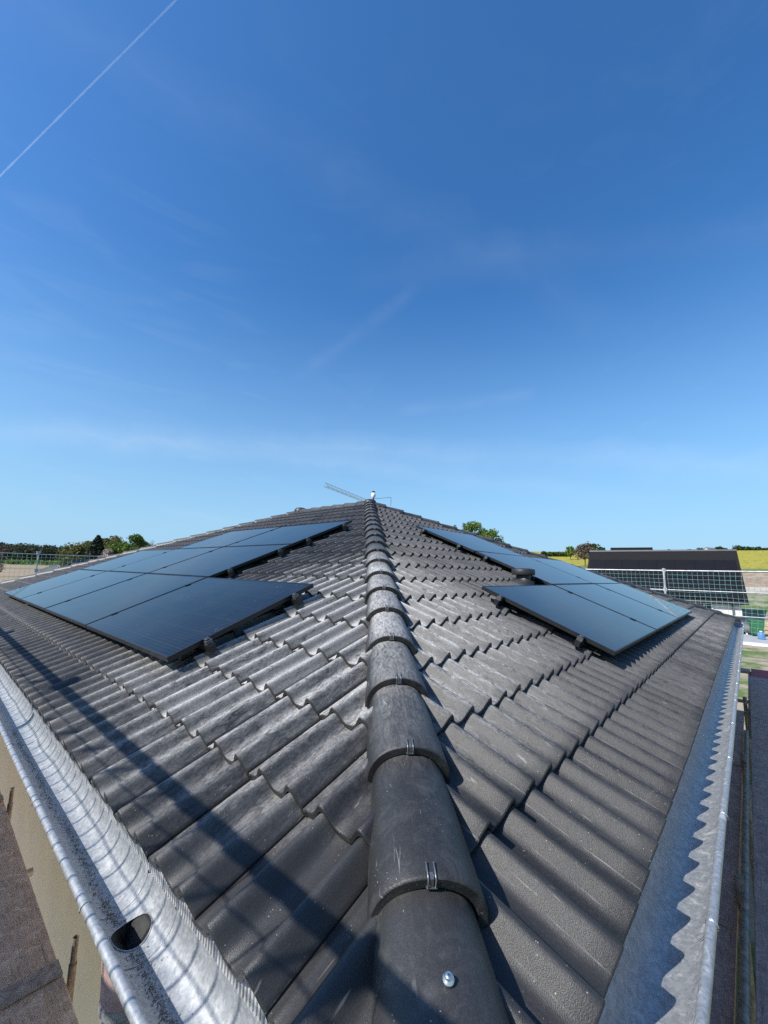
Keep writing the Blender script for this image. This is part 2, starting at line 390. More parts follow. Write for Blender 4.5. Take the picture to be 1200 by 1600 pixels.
# underlay and the two rear slopes (facing away from the camera)
ZR = RX*TP; RY0, RY1 = RX, LY-RX
def hp(x, y, z, dz): return (x, y, z+dz)
corners = [(0.03, 0.03, 0.03*TP), (LX-0.03, 0.03, 0.03*TP), (LX-0.03, LY-0.03, 0.03*TP), (0.03, LY-0.03, 0.03*TP)]
rl = [(RX, RY0, ZR), (RX, RY1, ZR)]
polys = {'front': [corners[0], rl[0], rl[1], corners[3]], 'side': [corners[0], corners[1], rl[0]], 'back': [corners[1], corners[2], rl[1], rl[0]], 'end': [corners[2], corners[3], rl[1]]}
b = MB()
for k in ('front', 'side'):
    pl = [hp(*p, -0.036) for p in polys[k]]; b.add(pl, [tuple(range(len(pl)))])
b.build('roof_underlay', UNDER, house)
for k in ('back', 'end'):
    pl = [hp(*p, 0.02) for p in polys[k]]
    bb = MB(); bb.add(pl, [tuple(range(len(pl)))]); bb.build('rear_roof_slope', TILE, house)

# ---- roof tile: double-roll profile, ribbed interlock, rounded nose
TW, TL, TH = 0.30, 0.415, 0.021
def wave(t):
    if t > 0.283: return wave(0.283)-0.0065*min(1, (t-0.283)/0.005)
    c = 0.5+0.5*math.cos(2*math.pi*(t-0.050)/0.15)
    return 0.052*c**1.8
TS = [0, 0.003, 0.007, 0.016, 0.025, 0.034, 0.042, 0.050, 0.058, 0.066, 0.075, 0.084, 0.094, 0.106, 0.125, 0.144, 0.156, 0.166, 0.175, 0.184, 0.192, 0.200, 0.208, 0.216, 0.225, 0.234, 0.244, 0.256, 0.275, 0.283, 0.288, 0.310]
LIFT = 0.027
DEL = LIFT/GA
def tile_geo():
    b = MB(); n = len(TS)
    def row(s, dh): return [(s, t, wave(t)+LIFT-DEL*s+dh-(0.005*(1-t/0.007)**2 if t < 0.007 else 0)) for t in TS]
    rows = [row(0.0, -0.0055), row(0.0018, -0.0018), row(0.0055, 0.0), row(0.06, 0.0), row(TL, 0.0)]
    v = [p for r_ in rows for p in r_]
    b.add(v, [(i*n+j, (i+1)*n+j, (i+1)*n+j+1, i*n+j+1) for i in range(len(rows)-1) for j in range(n-1)], True)
    nose = [row(0.0, -0.0055), row(0.001, -TH), row(0.05, -TH)]
    v = [p for r_ in nose for p in r_]
    b.add(v[:2*n], [(j, j+1, n+j+1, n+j) for j in range(n-1)], True)
    b.add(v[n:], [(j, j+1, n+j+1, n+j) for j in range(n-1)], True)
    h0 = wave(0)+LIFT-0.005
    b.add([(0, 0, h0-0.0055), (0.0055, 0, h0), (TL, 0, h0-DEL*TL), (TL, 0, h0-DEL*TL-TH), (0, 0, h0-TH)], [(0, 4, 3, 2, 1)])
    return b
TG = tile_geo()
TILE_ME = TG.mesh('roof_tile', TILE)
TVERT = [Vector(v) for v in TG.v]
def clip_mesh(bm, planes):
    for (co, no) in planes:
        bmesh.ops.bisect_plane(bm, geom=bm.verts[:]+bm.edges[:]+bm.faces[:], dist=1e-6, plane_co=co, plane_no=no, clear_outer=True)
S2 = 2**-0.5
PLANES = {'L': [(Vector((0, 0.03, 0)), Vector((S2, -S2, 0))), (Vector((0, LY-0.03, 0)), Vector((S2, S2, 0))), (Vector((RX-0.02, 0, 0)), Vector((1, 0, 0)))],
          'R': [(Vector((0.03, 0, 0)), Vector((-S2, S2, 0))), (Vector((LX-0.03, 0, 0)), Vector((S2, S2, 0)))]}
cand = []
def add_candidates(side, M, t_first, tmin, tmax):
    nc = int((RX/CP)/GA)+1
    for c in range(nc):
        k0 = math.floor((tmin-t_first)/TW)-1; k1 = math.ceil((tmax-t_first)/TW)+1
        for k in range(k0, k1):
            s0, t0 = c*GA, t_first+k*TW
            J = Matrix.Translation((random.uniform(-0.0012, 0.0012), random.uniform(-0.0012, 0.0012), 0)) @ Matrix.Rotation(random.gauss(0, 0.0022), 4, 'Z') @ Matrix.Rotation(random.gauss(0, 0.0022), 4, 'X')
            MM = M @ Matrix.Translation((s0, t0, -0.008+random.uniform(0, 0.0012))) @ J
            # fully inside / cut / outside
            ctr = [MM @ Vector(q) for q in ((0, 0, 0), (GA, 0, 0), (0, TW, 0), (GA, TW, 0), (TL, 0, 0), (TL, TW+0.01, 0))]
            out = max(sum(1 for p in ctr[:4] if (p-co).dot(no) > 0) for co, no in PLANES[side])
            if any(all((p-co).dot(no) > 0 for p in ctr) for co, no in PLANES[side]): continue
            cut = any((p-co).dot(no) > -0.004 for p in ctr for co, no in PLANES[side])
            mid = sum((ctr[i] for i in range(4)), Vector())/4
            pr = project(mid); score = 0
            if pr and -120 < pr[0] < 1320 and pr[1] < 1800:
                score = 1/((mid-CAM).length**2)
            # under the modules nothing shows
            q = M.inverted() @ mid; s_, t2 = q.x, (q.y if side == 'L' else -q.y)
            a0 = 2.135 if side == 'L' else 2.641
            for r_, (ca, cb) in enumerate(((0, 4), (1, 4), (1, 3)) if side == 'L' else ((0, 3), (1, 3), (1, 2))):
                if 0.52+1.0805*r_-0.1 < s_ < 0.52+1.0805*(r_+1) and a0+1.7054*ca+0.15 < t2 < a0+1.7054*cb: score *= 0.02
            cand.append((score, side, MM, cut))
add_candidates('L', ML, 0.4448, 0, LY)
add_candidates('R', MR, -(0.8374+0.050), -LX, 0)
cand.sort(key=lambda q: -q[0])
slopeL = bpy.data.objects.new('roof_slope', None); link(slopeL, house)
slopeR = bpy.data.objects.new('roof_slope', None); link(slopeR, house)
slopes = {'L': slopeL, 'R': slopeR}
rest = {'L': bmesh.new(), 'R': bmesh.new()}
for i, (score, side, MM, cut) in enumerate(cand):
    if i < 300:
        me = TILE_ME
        if cut:
            bm = bmesh.new(); bm.from_mesh(TILE_ME); inv = MM.inverted()
            clip_mesh(bm, [(inv @ co, inv.to_3x3() @ no) for co, no in PLANES[side]])
            if not bm.faces: bm.free(); continue
            me = bpy.data.meshes.new('cut_roof_tile'); bm.to_mesh(me); me.materials.append(TILE); bm.free()
        o = bpy.data.objects.new('roof_tile', me); COL.objects.link(o); o.parent = slopes[side]
        o.matrix_parent_inverse = wmat(slopes[side]).inverted(); o.matrix_basis = MM
    else:
        bm = rest[side]; inv = (ML if side == 'L' else MR).inverted()
        n0 = len(bm.verts); tmp = TILE_ME.copy(); tmp.transform(inv @ MM); bm.from_mesh(tmp); bpy.data.meshes.remove(tmp)
for side, M in (('L', ML), ('R', MR)):
    bm = rest[side]; inv = M.inverted()
    clip_mesh(bm, [(inv @ co, inv.to_3x3() @ no) for co, no in PLANES[side]])
    me = bpy.data.meshes.new('roof_tile_field'); bm.to_mesh(me); bm.free()
    if not me.materials: me.materials.append(TILE)
    o = bpy.data.objects.new('roof_tile_field', me); COL.objects.link(o); o.parent = slopes[side]
    o.matrix_parent_inverse = wmat(slopes[side]).inverted(); o.matrix_basis = M
    o['kind'] = 'stuff'; o['label'] = 'more dark roof tiles farther up and under the solar panels'

# ---- hip and ridge caps
CE, CLEN = 0.3775, 0.425
def cap_mesh():
    b = MB(); n = 22
    def ring(u, rv, rw, dz):
        out = []
        for j in range(n+1):
            th = -math.pi/2+math.pi*j/n
            s_, c_ = math.sin(th), math.cos(th)
            sv = math.copysign(abs(s_)**0.92, s_); cw = abs(c_)**0.86
            out.append((u, rv*sv, rw*cw+dz))
        return out
    def tz(u): return -0.014*u/CE-0.002
    rows = [ring(0.0, .1235, .1185, tz(0)), ring(0.002, .1262, .1212, tz(0)), ring(0.006, .1275, .1225, tz(0)), ring(0.06, .1255, .121, tz(.06)), ring(0.25, .1165, .115, tz(.25)), ring(CLEN, .1060, .106, tz(CLEN))]
    m = n+1
    v = [p for r_ in rows for p in r_]
    b.add(v, [(i*m+j, i*m+j+1, (i+1)*m+j+1, (i+1)*m+j) for i in range(len(rows)-1) for j in range(n)], True)
    fr = [ring(0.0, .1235, .1185, tz(0)), ring(0.001, .1045, .0985, tz(0)), ring(0.06, .1035, .0975, tz(0.06))]
    v = [p for r_ in fr for p in r_]
    b.add(v[:2*m], [(j, m+j, m+j+1, j+1) for j in range(n)], True)
    b.add(v[m:], [(j, m+j, m+j+1, j+1) for j in range(n)], True)
    return b.mesh('ridge_tile', CAPM)
CAP_ME = cap_mesh()
def clip_geo():
    b = MB()
    for dv in (-0.0080, 0.0080):
        b.tube([(0.034, dv, 0.1185), (0.030, dv, 0.1235), (0.004, dv, 0.1225), (-0.003, dv, 0.1195), (-0.0035, dv, 0.1005)], 0.0017, 6)
    b.box((-0.0030, -0.0035, 0.1005), (0.012, 0.0035, 0.1205))
    b.box((-0.0050, -0.0115, 0.0995), (0.004, 0.0115, 0.1015))
    return b.mesh('clip', CLIPM)
CLIPM = m_simple('clip_metal', (0.26, 0.265, 0.27), 0.4, 0.8, 0.2, 40, 0.1)
CLIP_ME = clip_geo()
def axis_frame(A, B):
    u = (B-A).normalized(); v = u.cross(Vector((0, 0, 1))).normalized(); w_ = v.cross(u)
    return u, v, w_
def run_caps(A, B, start, skip_last=0.0, w0=-0.012, v0=0.0):
    A, B = Vector(A), Vector(B); u, v, w_ = axis_frame(A, B); Lh = (B-A).length
    a = start; k = 0
    while a < Lh-0.12-skip_last:
        o_ = A+u*a+w_*w0+v*v0
        M = Matrix(((u.x, v.x, w_.x, o_.x), (u.y, v.y, w_.y, o_.y), (u.z, v.z, w_.z, o_.z), (0, 0, 0, 1)))
        M = M @ Matrix.Rotation(random.gauss(0, 0.006), 4, 'Z') @ Matrix.Rotation(random.gauss(0, 0.01), 4, 'X')
        c = bpy.data.objects.new('ridge_tile', CAP_ME); link(c, house); c.matrix_basis = M
        if k > 0 or start > 0:
            cl = bpy.data.objects.new('clip', CLIP_ME); COL.objects.link(cl); cl.parent = c
        k += 1; a += CE
peak = (RX, RX, ZR); rend = (RX, LY-RX, ZR)
run_caps((0, 0, 0), peak, 0.012, v0=-0.008)
run_caps((LX, 0, 0), peak, -0.02, 0.10)
run_caps((0, LY, 0), rend, -0.02)
run_caps(rend, peak, 0.10, 0.08)
# three-way cap over the peak, dome over the ridge end
for (pc, rr, hh) in ((peak, 0.128, 0.125), (rend, 0.150, 0.150)):
    MB().lathe([(rr, -0.04), (rr, hh*0.35), (rr*0.93, hh*0.66), (rr*0.7, hh*0.9), (rr*0.35, hh*0.99), (0.001, hh)], Matrix.Translation(pc), 20).build('hip_end_cap', CAPM, house)
# screw through the first hip cap
u, v, w_ = axis_frame(Vector((0, 0, 0)), Vector(peak)); sp_ = u*0.235+w_*0.0968-v*0.006
MS = Matrix(((u.x, v.x, w_.x, sp_.x), (u.y, v.y, w_.y, sp_.y), (u.z, v.z, w_.z, sp_.z), (0, 0, 0, 1)))
MB().lathe([(0.0098, 0.0), (0.0098, 0.0025), (0.0062, 0.003), (0.0062, 0.0085), (0.005, 0.010), (0.0012, 0.0102)], MS, 16).build('cap_screw', BRIGHT, house)

# ---- eaves: ribbed strip and gutters
b = MB()
y = 0.15
while y < 6.5:
    b.box((0.010, y, -0.034), (0.0135, y+0.006, 0.012)); y += 0.0125
b.box((0.0135, 0.1, -0.034), (0.0165, LY-0.1, 0.012))
b.build('eaves_strip', ALU, house)
b = MB()
xx = 0.15
b.box((0.1, 0.0135, -0.034), (LX-0.1, 0.0165, 0.012))
while xx < 3:
    b.box((xx, 0.010, -0.034), (xx+0.006, 0.0135, 0.012)); xx += 0.0125
b.build('eaves_strip', ALU, house)
GR, GC, GZC = 0.076, 0.057, -0.047           # radius, centre distance outside the eave, centre height
def gprof():
    p = []
    for k in range(25):
        a = math.pi*k/24; p.append((GC+GR*math.cos(a), GZC-GR*math.sin(a)))   # from the front lip round to the back
    p.append((GC-GR-0.001, GZC+0.02)); p.append((GC-GR-0.001, GZC+0.027)); return p
GP = gprof()
def corner_pt(side, d, along, z):
    return {'L': (-d, along, z), 'R': (along, -d, z), 'B': (LX+d, along, z), 'E': (along, LY+d, z)}[side]
def make_gutter(side, hole=None):
    Ln = LY if side in 'LB' else LX
    stops = [None]+[q for q in np.arange(0.5, Ln-0.4, 0.5)]+[None]
    b = MB(); nv = len(GP)
    def col_pts(sv, end):
        out = []
        for d, z in GP:
            a = sv if sv is not None else (-d if end == 0 else Ln+d)
            wob = 0.0 if sv is None else 0.0012*math.sin(sv*3.1)
            out.append(corner_pt(side, d+wob, a, z))
        return out
    cols = []
    if hole: stops = sorted([q for q in stops if q is not None and not (hole-0.12 < q < hole+0.12)]+[hole-0.1, hole+0.1]); stops = [None]+stops+[None]
    cols = [col_pts(sv, 0 if i == 0 else 1) for i, sv in enumerate(stops)]
    v = [p for c in cols for p in c]; f = []
    for i in range(len(cols)-1):
        if hole and stops[i] is not None and abs(stops[i]-(hole-0.1)) < 1e-6: continue
        for j in range(nv-1): f.append((i*nv+j, i*nv+j+1, (i+1)*nv+j+1, (i+1)*nv+j))
    b.add(v, f, True)
    g = b.build('gutter', ZINC, house)
    # rolled bead along the front lip
    d = GC+GR+0.006; bb = MB(); z = GZC+0.003
    pts = [corner_pt(side, d, -d, z)]+[corner_pt(side, d+0.0010*math.sin(q*3.1), q, z+0.0008*math.sin(q*2.3)) for q in np.arange(0.4, Ln-0.2, 0.4)]+[corner_pt(side, d, Ln+d, z)]
    bb.tube(pts, 0.0118, 14).build('gutter_bead', ZINC, g)
    return g
def gpos(arc, along, side='L', inset=0.0):
    """point on the gutter sheet, arc measured in metres from the lowest line towards the back"""
    a = math.pi/2+arc/GR; r_ = GR-inset
    return corner_pt(side, GC+r_*math.cos(a), along, GZC-r_*math.sin(a))
HOLE = 0.985
gutL = make_gutter('L', HOLE); gutR = make_gutter('R'); make_gutter('B'); make_gutter('E')
# outlet: sheet with a round hole, and the funnel below it
b = MB(); n = 48; hr, hc = 0.049, 0.010
circ = []; rect = []
for k in range(n):
    a = 2*math.pi*k/n; c_, s_ = math.cos(a), math.sin(a)
    circ.append((hc+hr*c_, HOLE+hr*s_))
    A0, A1 = -GR*math.pi/2, GR*math.pi/2
    m_ = 1e9
    if abs(c_) > 1e-9: m_ = min(m_, ((A1-hc) if c_ > 0 else (hc-A0))/abs(c_))
    if abs(s_) > 1e-9: m_ = min(m_, 0.1/abs(s_))
    rect.append((hc+m_*c_, HOLE+m_*s_))
NR = 9
v = []
for i in range(NR):
    q = (i/(NR-1))**1.3
    for k in range(n):
        arc = circ[k][0]*(1-q)+rect[k][0]*q; al = circ[k][1]*(1-q)+rect[k][1]*q
        v.append(gpos(arc, al))
b.add(v, [(i*n+k, i*n+(k+1) % n, (i+1)*n+(k+1) % n, (i+1)*n+k) for i in range(NR-1) for k in range(n)], True)
xb = -(GC-GR-0.001)
b.add([(xb, HOLE-0.1, GZC), (xb, HOLE+0.1, GZC), (xb, HOLE+0.1, GZC+0.027), (xb, HOLE-0.1, GZC+0.027)], [(0, 1, 2, 3)])
# rolled rim round the outlet and the soldered seams beside it
for k in range(n):
    a_, c_ = gpos(circ[k][0], circ[k][1], 'L', 0.0012), gpos(circ[(k+1) % n][0], circ[(k+1) % n][1], 'L', 0.0012)
    b.tube([a_, c_], 0.0016, 5, False)
for q in (-0.1, 0.1):
    b.tube([gpos(-GR*math.pi/2+GR*math.pi*k/24, HOLE+q, 'L', 0.0006) for k in range(25)], 0.0014, 5, False)
outlet = b.build('outlet_sheet', ZINC, gutL)
b = MB()
top = [Vector(gpos(*circ[k])) for k in range(n)]
cx = sum((p.x for p in top))/n
ring2 = [Vector((cx+0.040*math.cos(2*math.pi*k/n)*-1, HOLE+0.040*math.sin(2*math.pi*k/n), -0.21)) for k in range(n)]
ring3 = [p+Vector((0, 0, -0.12)) for p in ring2]
v = top+ring2+ring3
b.add(v, [(i*n+k, i*n+(k+1) % n, (i+1)*n+(k+1) % n, (i+1)*n+k) for i in range(2) for k in range(n)], True)
b.build('outlet_funnel', m_simple('shaded_pipe_inside', (0.035, 0.036, 0.036), 0.7, 0.2, 0.4, 30, 0.2), gutL)  # near-black colour stands in for the shade of the deep outlet
PINK = m_simple('pinkish_tube', (0.46, 0.32, 0.29), 0.45, 0, 0.35, 25, 0.3)  # pinkish section of tube below the outlet
b = MB(); b.tube([(cx, HOLE, -0.145), (cx, HOLE, -0.18), (cx, HOLE, -0.255)], [0.060, 0.058, 0.053], 24, False); b.build('outlet_sleeve', PINK, gutL)
b = MB(); b.tube([(cx, HOLE, -0.25), (cx, HOLE, -0.46), (cx+0.10, HOLE, -0.62), (0.40, HOLE, -0.92), (0.44, HOLE, -1.10), (0.44, HOLE, -2.85)], 0.050, 24)
b.tube([(cx, HOLE, -0.245), (cx, HOLE, -0.265)], 0.0555, 24); b.build('downpipe', ZINC, house)
# spring clips and brackets that hold the gutter
def bracket(side, al, parent):
    b = MB(); d = GC+GR+0.007; z = GZC+0.003
    pts = []
    for k in range(9):
        a = math.pi*(1.15-1.35*k/8); pts.append(corner_pt(side, d-0.0132*math.cos(a), al, z+0.0132*math.sin(a)))
    b.tube(pts, 0.0016, 6)
    e = [gpos(-GR*math.pi/2*q, al+0.012*(1-q), side, 0.002) for q in (0.98, 0.75, 0.5)]
    b.tube(e, 0.0016, 6)
    under = [corner_pt(side, GC+(GR+0.003)*math.cos(math.pi*k/12), al, GZC-(GR+0.003)*math.sin(math.pi*k/12)) for k in range(13)]
    for q in (-0.012, 0.012):
        pass
    v = []
    for k in range(13):
        for q in (-0.013, 0.013):
            p = list(under[k]); p[1 if side == 'L' else 0] += q; v.append(p)
    b.add(v, [(2*k, 2*k+1, 2*k+3, 2*k+2) for k in range(12)], True)
    b.build('gutter_bracket', BRIGHT if side == 'R' else ZINC, parent)
for k in range(16): bracket('R', 0.27+0.645*k, gutR)
for k in range(18): bracket('L', 0.37+0.68*k, gutL)
# grit lying in the left gutter
b = MB(); GRIT = m_simple('grit', (0.30, 0.26, 0.20), 0.9, 0, 0.6, 300, 0)
oct_f = [(0, 2, 4), (2, 1, 4), (1, 3, 4), (3, 0, 4), (2, 0, 5), (1, 2, 5), (3, 1, 5), (0, 3, 5)]
for k in range(5200):
    al = 0.35+2.6*rng.random()**1.4
    if abs(al-HOLE) < 0.056: continue
    arc = rng.normal(-0.006, 0.007)+0.004*math.sin(al*9) if rng.random() < 0.85 else rng.normal(0.0, 0.022)
    if al > 1.15 and rng.random() < 0.5: continue
    s_ = float(np.clip(rng.lognormal(-6.75, 0.5), 0.0005, 0.0036))
    p = Vector(gpos(arc, al, 'L', s_*0.6)); q = Matrix.Rotation(rng.random()*6.3, 3, 'Z') @ Matrix.Rotation(rng.random()*6.3, 3, 'X')
    vs = [p+(q @ Vector(e))*s_ for e in ((1.2, 0, 0), (-1, 0, 0), (0, 0.8, 0), (0, -1, 0), (0, 0, 0.7), (0, 0, -0.6))]
    b.add(vs, oct_f)
o = b.build('gutter_grit', GRIT); tag(o, 'fine grit and washed-off granules lying in the left zinc gutter', 'grit', kind='stuff')

# ---- roof vent pipe on the right slope
MV = Matrix.Translation((4.19, 1.703, 0.70))
b = MB(); b.lathe([(0.085, -0.08), (0.082, 0.07), (0.082, 0.16)], MV, 28); pv = b.build('vent_pipe', DARKPL, house)
b = MB(); b.lathe([(0.085, 0.125), (0.128, 0.125), (0.132, 0.132), (0.132, 0.185), (0.126, 0.194), (0.07, 0.203), (0.001, 0.205)], MV, 32); b.build('vent_cowl', DARKPL, pv)
b = MB()
q0 = MR @ Vector((0, 0, 0))
sM = MR @ Matrix.Translation((1.70/CP, -4.19, 0.045))
b.lathe([(0.17, -0.03), (0.15, 0.012), (0.10, 0.03), (0.086, 0.07)], sM, 24); b.build('vent_flashing', DARKPL, pv)
# bent wire on the far hip beside the peak
uu = (Vector((LX, 0, 0))-Vector(peak)).normalized()
pw = Vector(peak)+uu*0.10+Vector((0, 0, 0.165)); pe = Vector(peak)+uu*0.44+Vector((0, 0, 0.30))
b = MB(); b.tube([pw, pe], 0.004, 6); b.tube([pe, pe-Vector((0, 0, 0.18))], 0.004, 6); b.build('lightning_wire', CLAMPM, house)

# ---------------------------------------------------------------- small white object on the peak
fin = empty('roof_finial', Vector(peak)+Vector((0.06, -0.03, 0.105)), 'small white rounded finial with a dark cap standing on the roof peak', 'finial')
fm = wmat(fin)
MB().lathe([(0.020, 0.0), (0.018, 0.03), (0.022, 0.06)], fm, 14).build('stem', DARKPL, fin)
MB().lathe([(0.02, 0.045), (0.036, 0.065), (0.047, 0.10), (0.044, 0.13), (0.026, 0.155), (0.02, 0.16)], fm, 18).build('bulb', WHITE, fin)
MB().lathe([(0.022, 0.152), (0.024, 0.172), (0.037, 0.176), (0.037, 0.182), (0.018, 0.192), (0.001, 0.196)], fm, 18).build('cap', DARKPL, fin)

# ---------------------------------------------------------------- solar panels and rails
MW, MH, HT = 1.7054, 1.0805, 0.143
def panel_meshes():
    w2, h2 = MW-0.018, MH-0.018
    f = MB(); t = 0.010
    f.box((0, 0, -0.030), (w2, t, 0)); f.box((0, h2-t, -0.030), (w2, h2, 0))
    f.box((0, t, -0.030), (t, h2-t, -0.0003)); f.box((w2-t, t, -0.030), (w2, h2-t, -0.0003))
    g = MB(); g.box((t, t, -0.008), (w2-t, h2-t, -0.0016))
    return f.mesh('frame', BLACKM), g.mesh('glass', GLASS)
FR_ME, GL_ME = panel_meshes()
# local panel frame: x along the eave, y up the slope, z off the roof
def panel_matrix(side, s0, a0):
    if side == 'L':
        O = ML @ Vector((s0, a0, HT)); ex, ey, ez = Vector((0, 1, 0)), Vector((CP, 0, SP)), Vector((-SP, 0, CP))
        ex = -ex; O = ML @ Vector((s0, a0+MW-0.018, HT))
    else:
        O = MR @ Vector((s0, -a0, HT)); ex, ey, ez = Vector((1, 0, 0)), Vector((0, CP, SP)), Vector((0, -SP, CP))
    return Matrix(((ex.x, ey.x, ez.x, O.x), (ex.y, ey.y, ez.y, O.y), (ex.z, ey.z, ez.z, O.z), (0, 0, 0, 1)))
FIELDS = {'L': (2.135, 0.520, [(0, 4), (1, 4), (1, 3)]), 'R': (2.641, 0.5216, [(0, 3), (1, 3), (1, 2)])}
ordn = ['first', 'second', 'third', 'fourth']
rown = ['bottom row', 'middle row', 'top row']
for side in 'LR':
    a0, s0, rows = FIELDS[side]; sd = 'left' if side == 'L' else 'right'
    for r_, (ca, cb) in enumerate(rows):
        for c in range(ca, cb):
            if side == 'R' and r_ == 2: lab = 'black solar panel alone in the top row of the right roof slope'
            else: lab = f'black solar panel, {ordn[c-ca]} from the hip in the {rown[r_]} on the {sd} slope'
            Mp = panel_matrix(side, s0+r_*MH, a0+c*MW+0.009)
            Mp = Mp @ Matrix.Rotation(random.gauss(0, 0.0012), 4, 'X') @ Matrix.Rotation(random.gauss(0, 0.0012), 4, 'Y')
            e = empty('solar_panel', None, lab, 'solar panel', 'solar panels clamped on the two roof slopes', mat=Mp)
            for nm, me in (('frame', FR_ME), ('glass', GL_ME)):
                q = bpy.data.objects.new(nm, me); COL.objects.link(q); q.parent = e
        # two rails under each row
        for q, fr in enumerate((0.20, 0.80)):
            sr = s0+(r_+fr)*MH; A = a0+ca*MW-0.075; B = a0+cb*MW+0.05
            e = empty('mounting_rail', None, f'black aluminium rail under the {rown[r_]} of panels, {"lower" if q == 0 else "upper"} one on the {sd} slope', 'rail', 'mounting rails under the solar panels', mat=Matrix.Translation((ML @ Vector((sr, A, 0.09))) if side == 'L' else (MR @ Vector((sr, -A, 0.09)))))
            def sl(s, a, h): return (ML @ Vector((s, a, h))) if side == 'L' else (MR @ Vector((s, -a, h)))
            def sbox(mb, s1, s2, a1, a2, h1, h2):
                M = ML if side == 'L' else MR
                if side == 'L': mb.box((s1, a1, h1), (s2, a2, h2), M)
                else: mb.box((s1, -a2, h1), (s2, -a1, h2), M)
            mb = MB(); sbox(mb, sr-0.018, sr+0.018, A, B, 0.072, 0.1125); sbox(mb, sr-0.030, sr+0.030, A+0.004, B-0.004, 0.068, 0.0715)
            mb.build('rail_bar', BLACKM, e)
            for ac in (A+0.012, B-0.055):
                mb = MB(); sbox(mb, sr-0.019, sr+0.019, ac+0.012, ac+0.045, 0.1128, 0.138); sbox(mb, sr-0.013, sr+0.013, ac+0.02, ac+0.055, 0.1437, 0.1465); sbox(mb, sr-0.005, sr+0.005, ac+0.022, ac+0.032, 0.138, 0.152)
                mb.build('end_clamp', CLAMPM, e)
            for c in range(ca+1, cb):
                mb = MB(); am = a0+c*MW; sbox(mb, sr-0.025, sr+0.025, am-0.016, am+0.016, 0.1438, 0.1475); mb.build('mid_clamp', BLACKM, e)
            a = A+0.16
            while a < B:
                mb = MB(); sbox(mb, sr-0.02, sr+0.02, a-0.015, a+0.015, 0.02, 0.0675); sbox(mb, sr-0.13, sr-0.02, a-0.015, a+0.015, 0.052, 0.059); mb.build('roof_hook', CLAMPM, e)
                a += 1.2

# ---------------------------------------------------------------- scaffold round the house
SX = 0.85; ZT, ZM, ZL, ZD = 1.03, 0.57, 0.05, -1.0
scaf = empty('scaffold', (-SX, -SX, GZ), 'tubular steel scaffold with guard rails and plywood decks round the bungalow', 'scaffold')
TR = 0.0242
def post(x, y, z0=GZ, z1=ZT+0.05, r=TR, mat=STEEL):
    b = MB(); b.tube([(x, y, z0), (x, y, z1)], r, 12); b.build('standard', mat, scaf)
py_L = [0.62+2.57*k for k in range(0, 6) if 0.62+2.57*k < LY+SX]
for y in py_L: post(-SX, y, z1=ZT+0.05)
for x in (1.2, 3.77, 6.34, 8.91): post(x, -SX)
for y in (1.25, 3.82, 6.39, 8.96, 11.53): post(LX+SX, y)
for x in (1.5, 4.07, 6.64, 9.21): post(x, LY+SX, r=0.016)
for (x, y) in ((-SX, -SX), (LX+SX, -SX), (LX+SX, LY+SX), (-SX, LY+SX)): post(x, y)
def rail(A, B, z, r=TR):
    b = MB(); A = Vector((*A, z)); B = Vector((*B, z)); d = (B-A); n = max(2, int(d.length/2.57)+1)
    pts = [A+d*(k/n)+Vector((0, 0, -0.006*(k % 2))) for k in range(n+1)]
    b.tube(pts, r, 12); b.build('guard_rail', STEEL, scaf)
of = SX+0.05
for z in (ZT, ZM, ZL):
    rail((-of, -1.0), (-of, LY+1.0), z+(0.06 if z == ZT else 0)); rail((-1.0, -of), (LX+1.0, -of), z+0.055)
    rail((LX+of, -1.0), (LX+of, LY+1.0), z, 0.015 if z == ZT else 0.010)
rail((-1.0, LY+of), (LX+1.0, LY+of), ZT+0.03, 0.010)
def coupler(x, y, z):
    b = MB(); b.box((x-0.035, y-0.035, z-0.04), (x+0.035, y+0.035, z+0.04)); b.tube([(x-0.055, y, z+0.03), (x+0.055, y, z+0.03)], 0.012, 8); b.build('coupler', STEEL, scaf)
for z in (ZT, ZM):
    for y in py_L[1:]: coupler(-SX-0.025, y, z+(0.06 if z == ZT else 0))
    coupler(LX+SX+0.025, 1.25, z); coupler(1.5, LY+SX+0.025, z+0.055)
# decks: each board its own piece
def deck(a, c, z, mat, name='deck_board'):
    b = MB(); b.box((a[0], a[1], z-0.045), (c[0], c[1], z)); o = b.build(name, mat, scaf)
    bv = o.modifiers.new('edge', 'BEVEL'); bv.width = 0.004; bv.segments = 2; return o
ys = [-0.80, 2.20, 4.20, 6.77, 9.34, 11.91]
for y0, y1 in zip(ys, ys[1:]):
    deck((-0.78, y0+0.006), (-0.105, y1-0.006), ZD+random.uniform(-0.006, 0.0), DECKL)
    deck((-0.090, y0+0.006), (0.125, y1-0.006), ZD+random.uniform(-0.012, 0.006), DECKL)
METD = m_simple('grey_deck_end', (0.42, 0.40, 0.36), 0.7, 0.2, 0.4, 30, 0.3)
for y in ys[1:4]:
    b = MB(); b.box((-0.085, y-0.045, ZD+0.004), (0.122, y+0.050, ZD+0.012)); b.build('deck_end_strip', METD, scaf)
xs = [-0.60, 2.60, 5.20, 7.55]
for x0, x1 in zip(xs, xs[1:]):
    deck((x0+0.012, -0.085), (x1-0.012, 0.33), ZD-0.02+random.uniform(-0.012, 0.0), DECKR)
xs = [-0.60, 1.98, 4.55, 7.12, 10.30]
for x0, x1 in zip(xs, xs[1:]):
    deck((x0+0.006, -0.80), (x1-0.006, -0.158), ZD+random.uniform(0, 0.012), DECKR)
deck((10.31, -0.80), (11.30, -0.175), ZD+0.004, REDP)
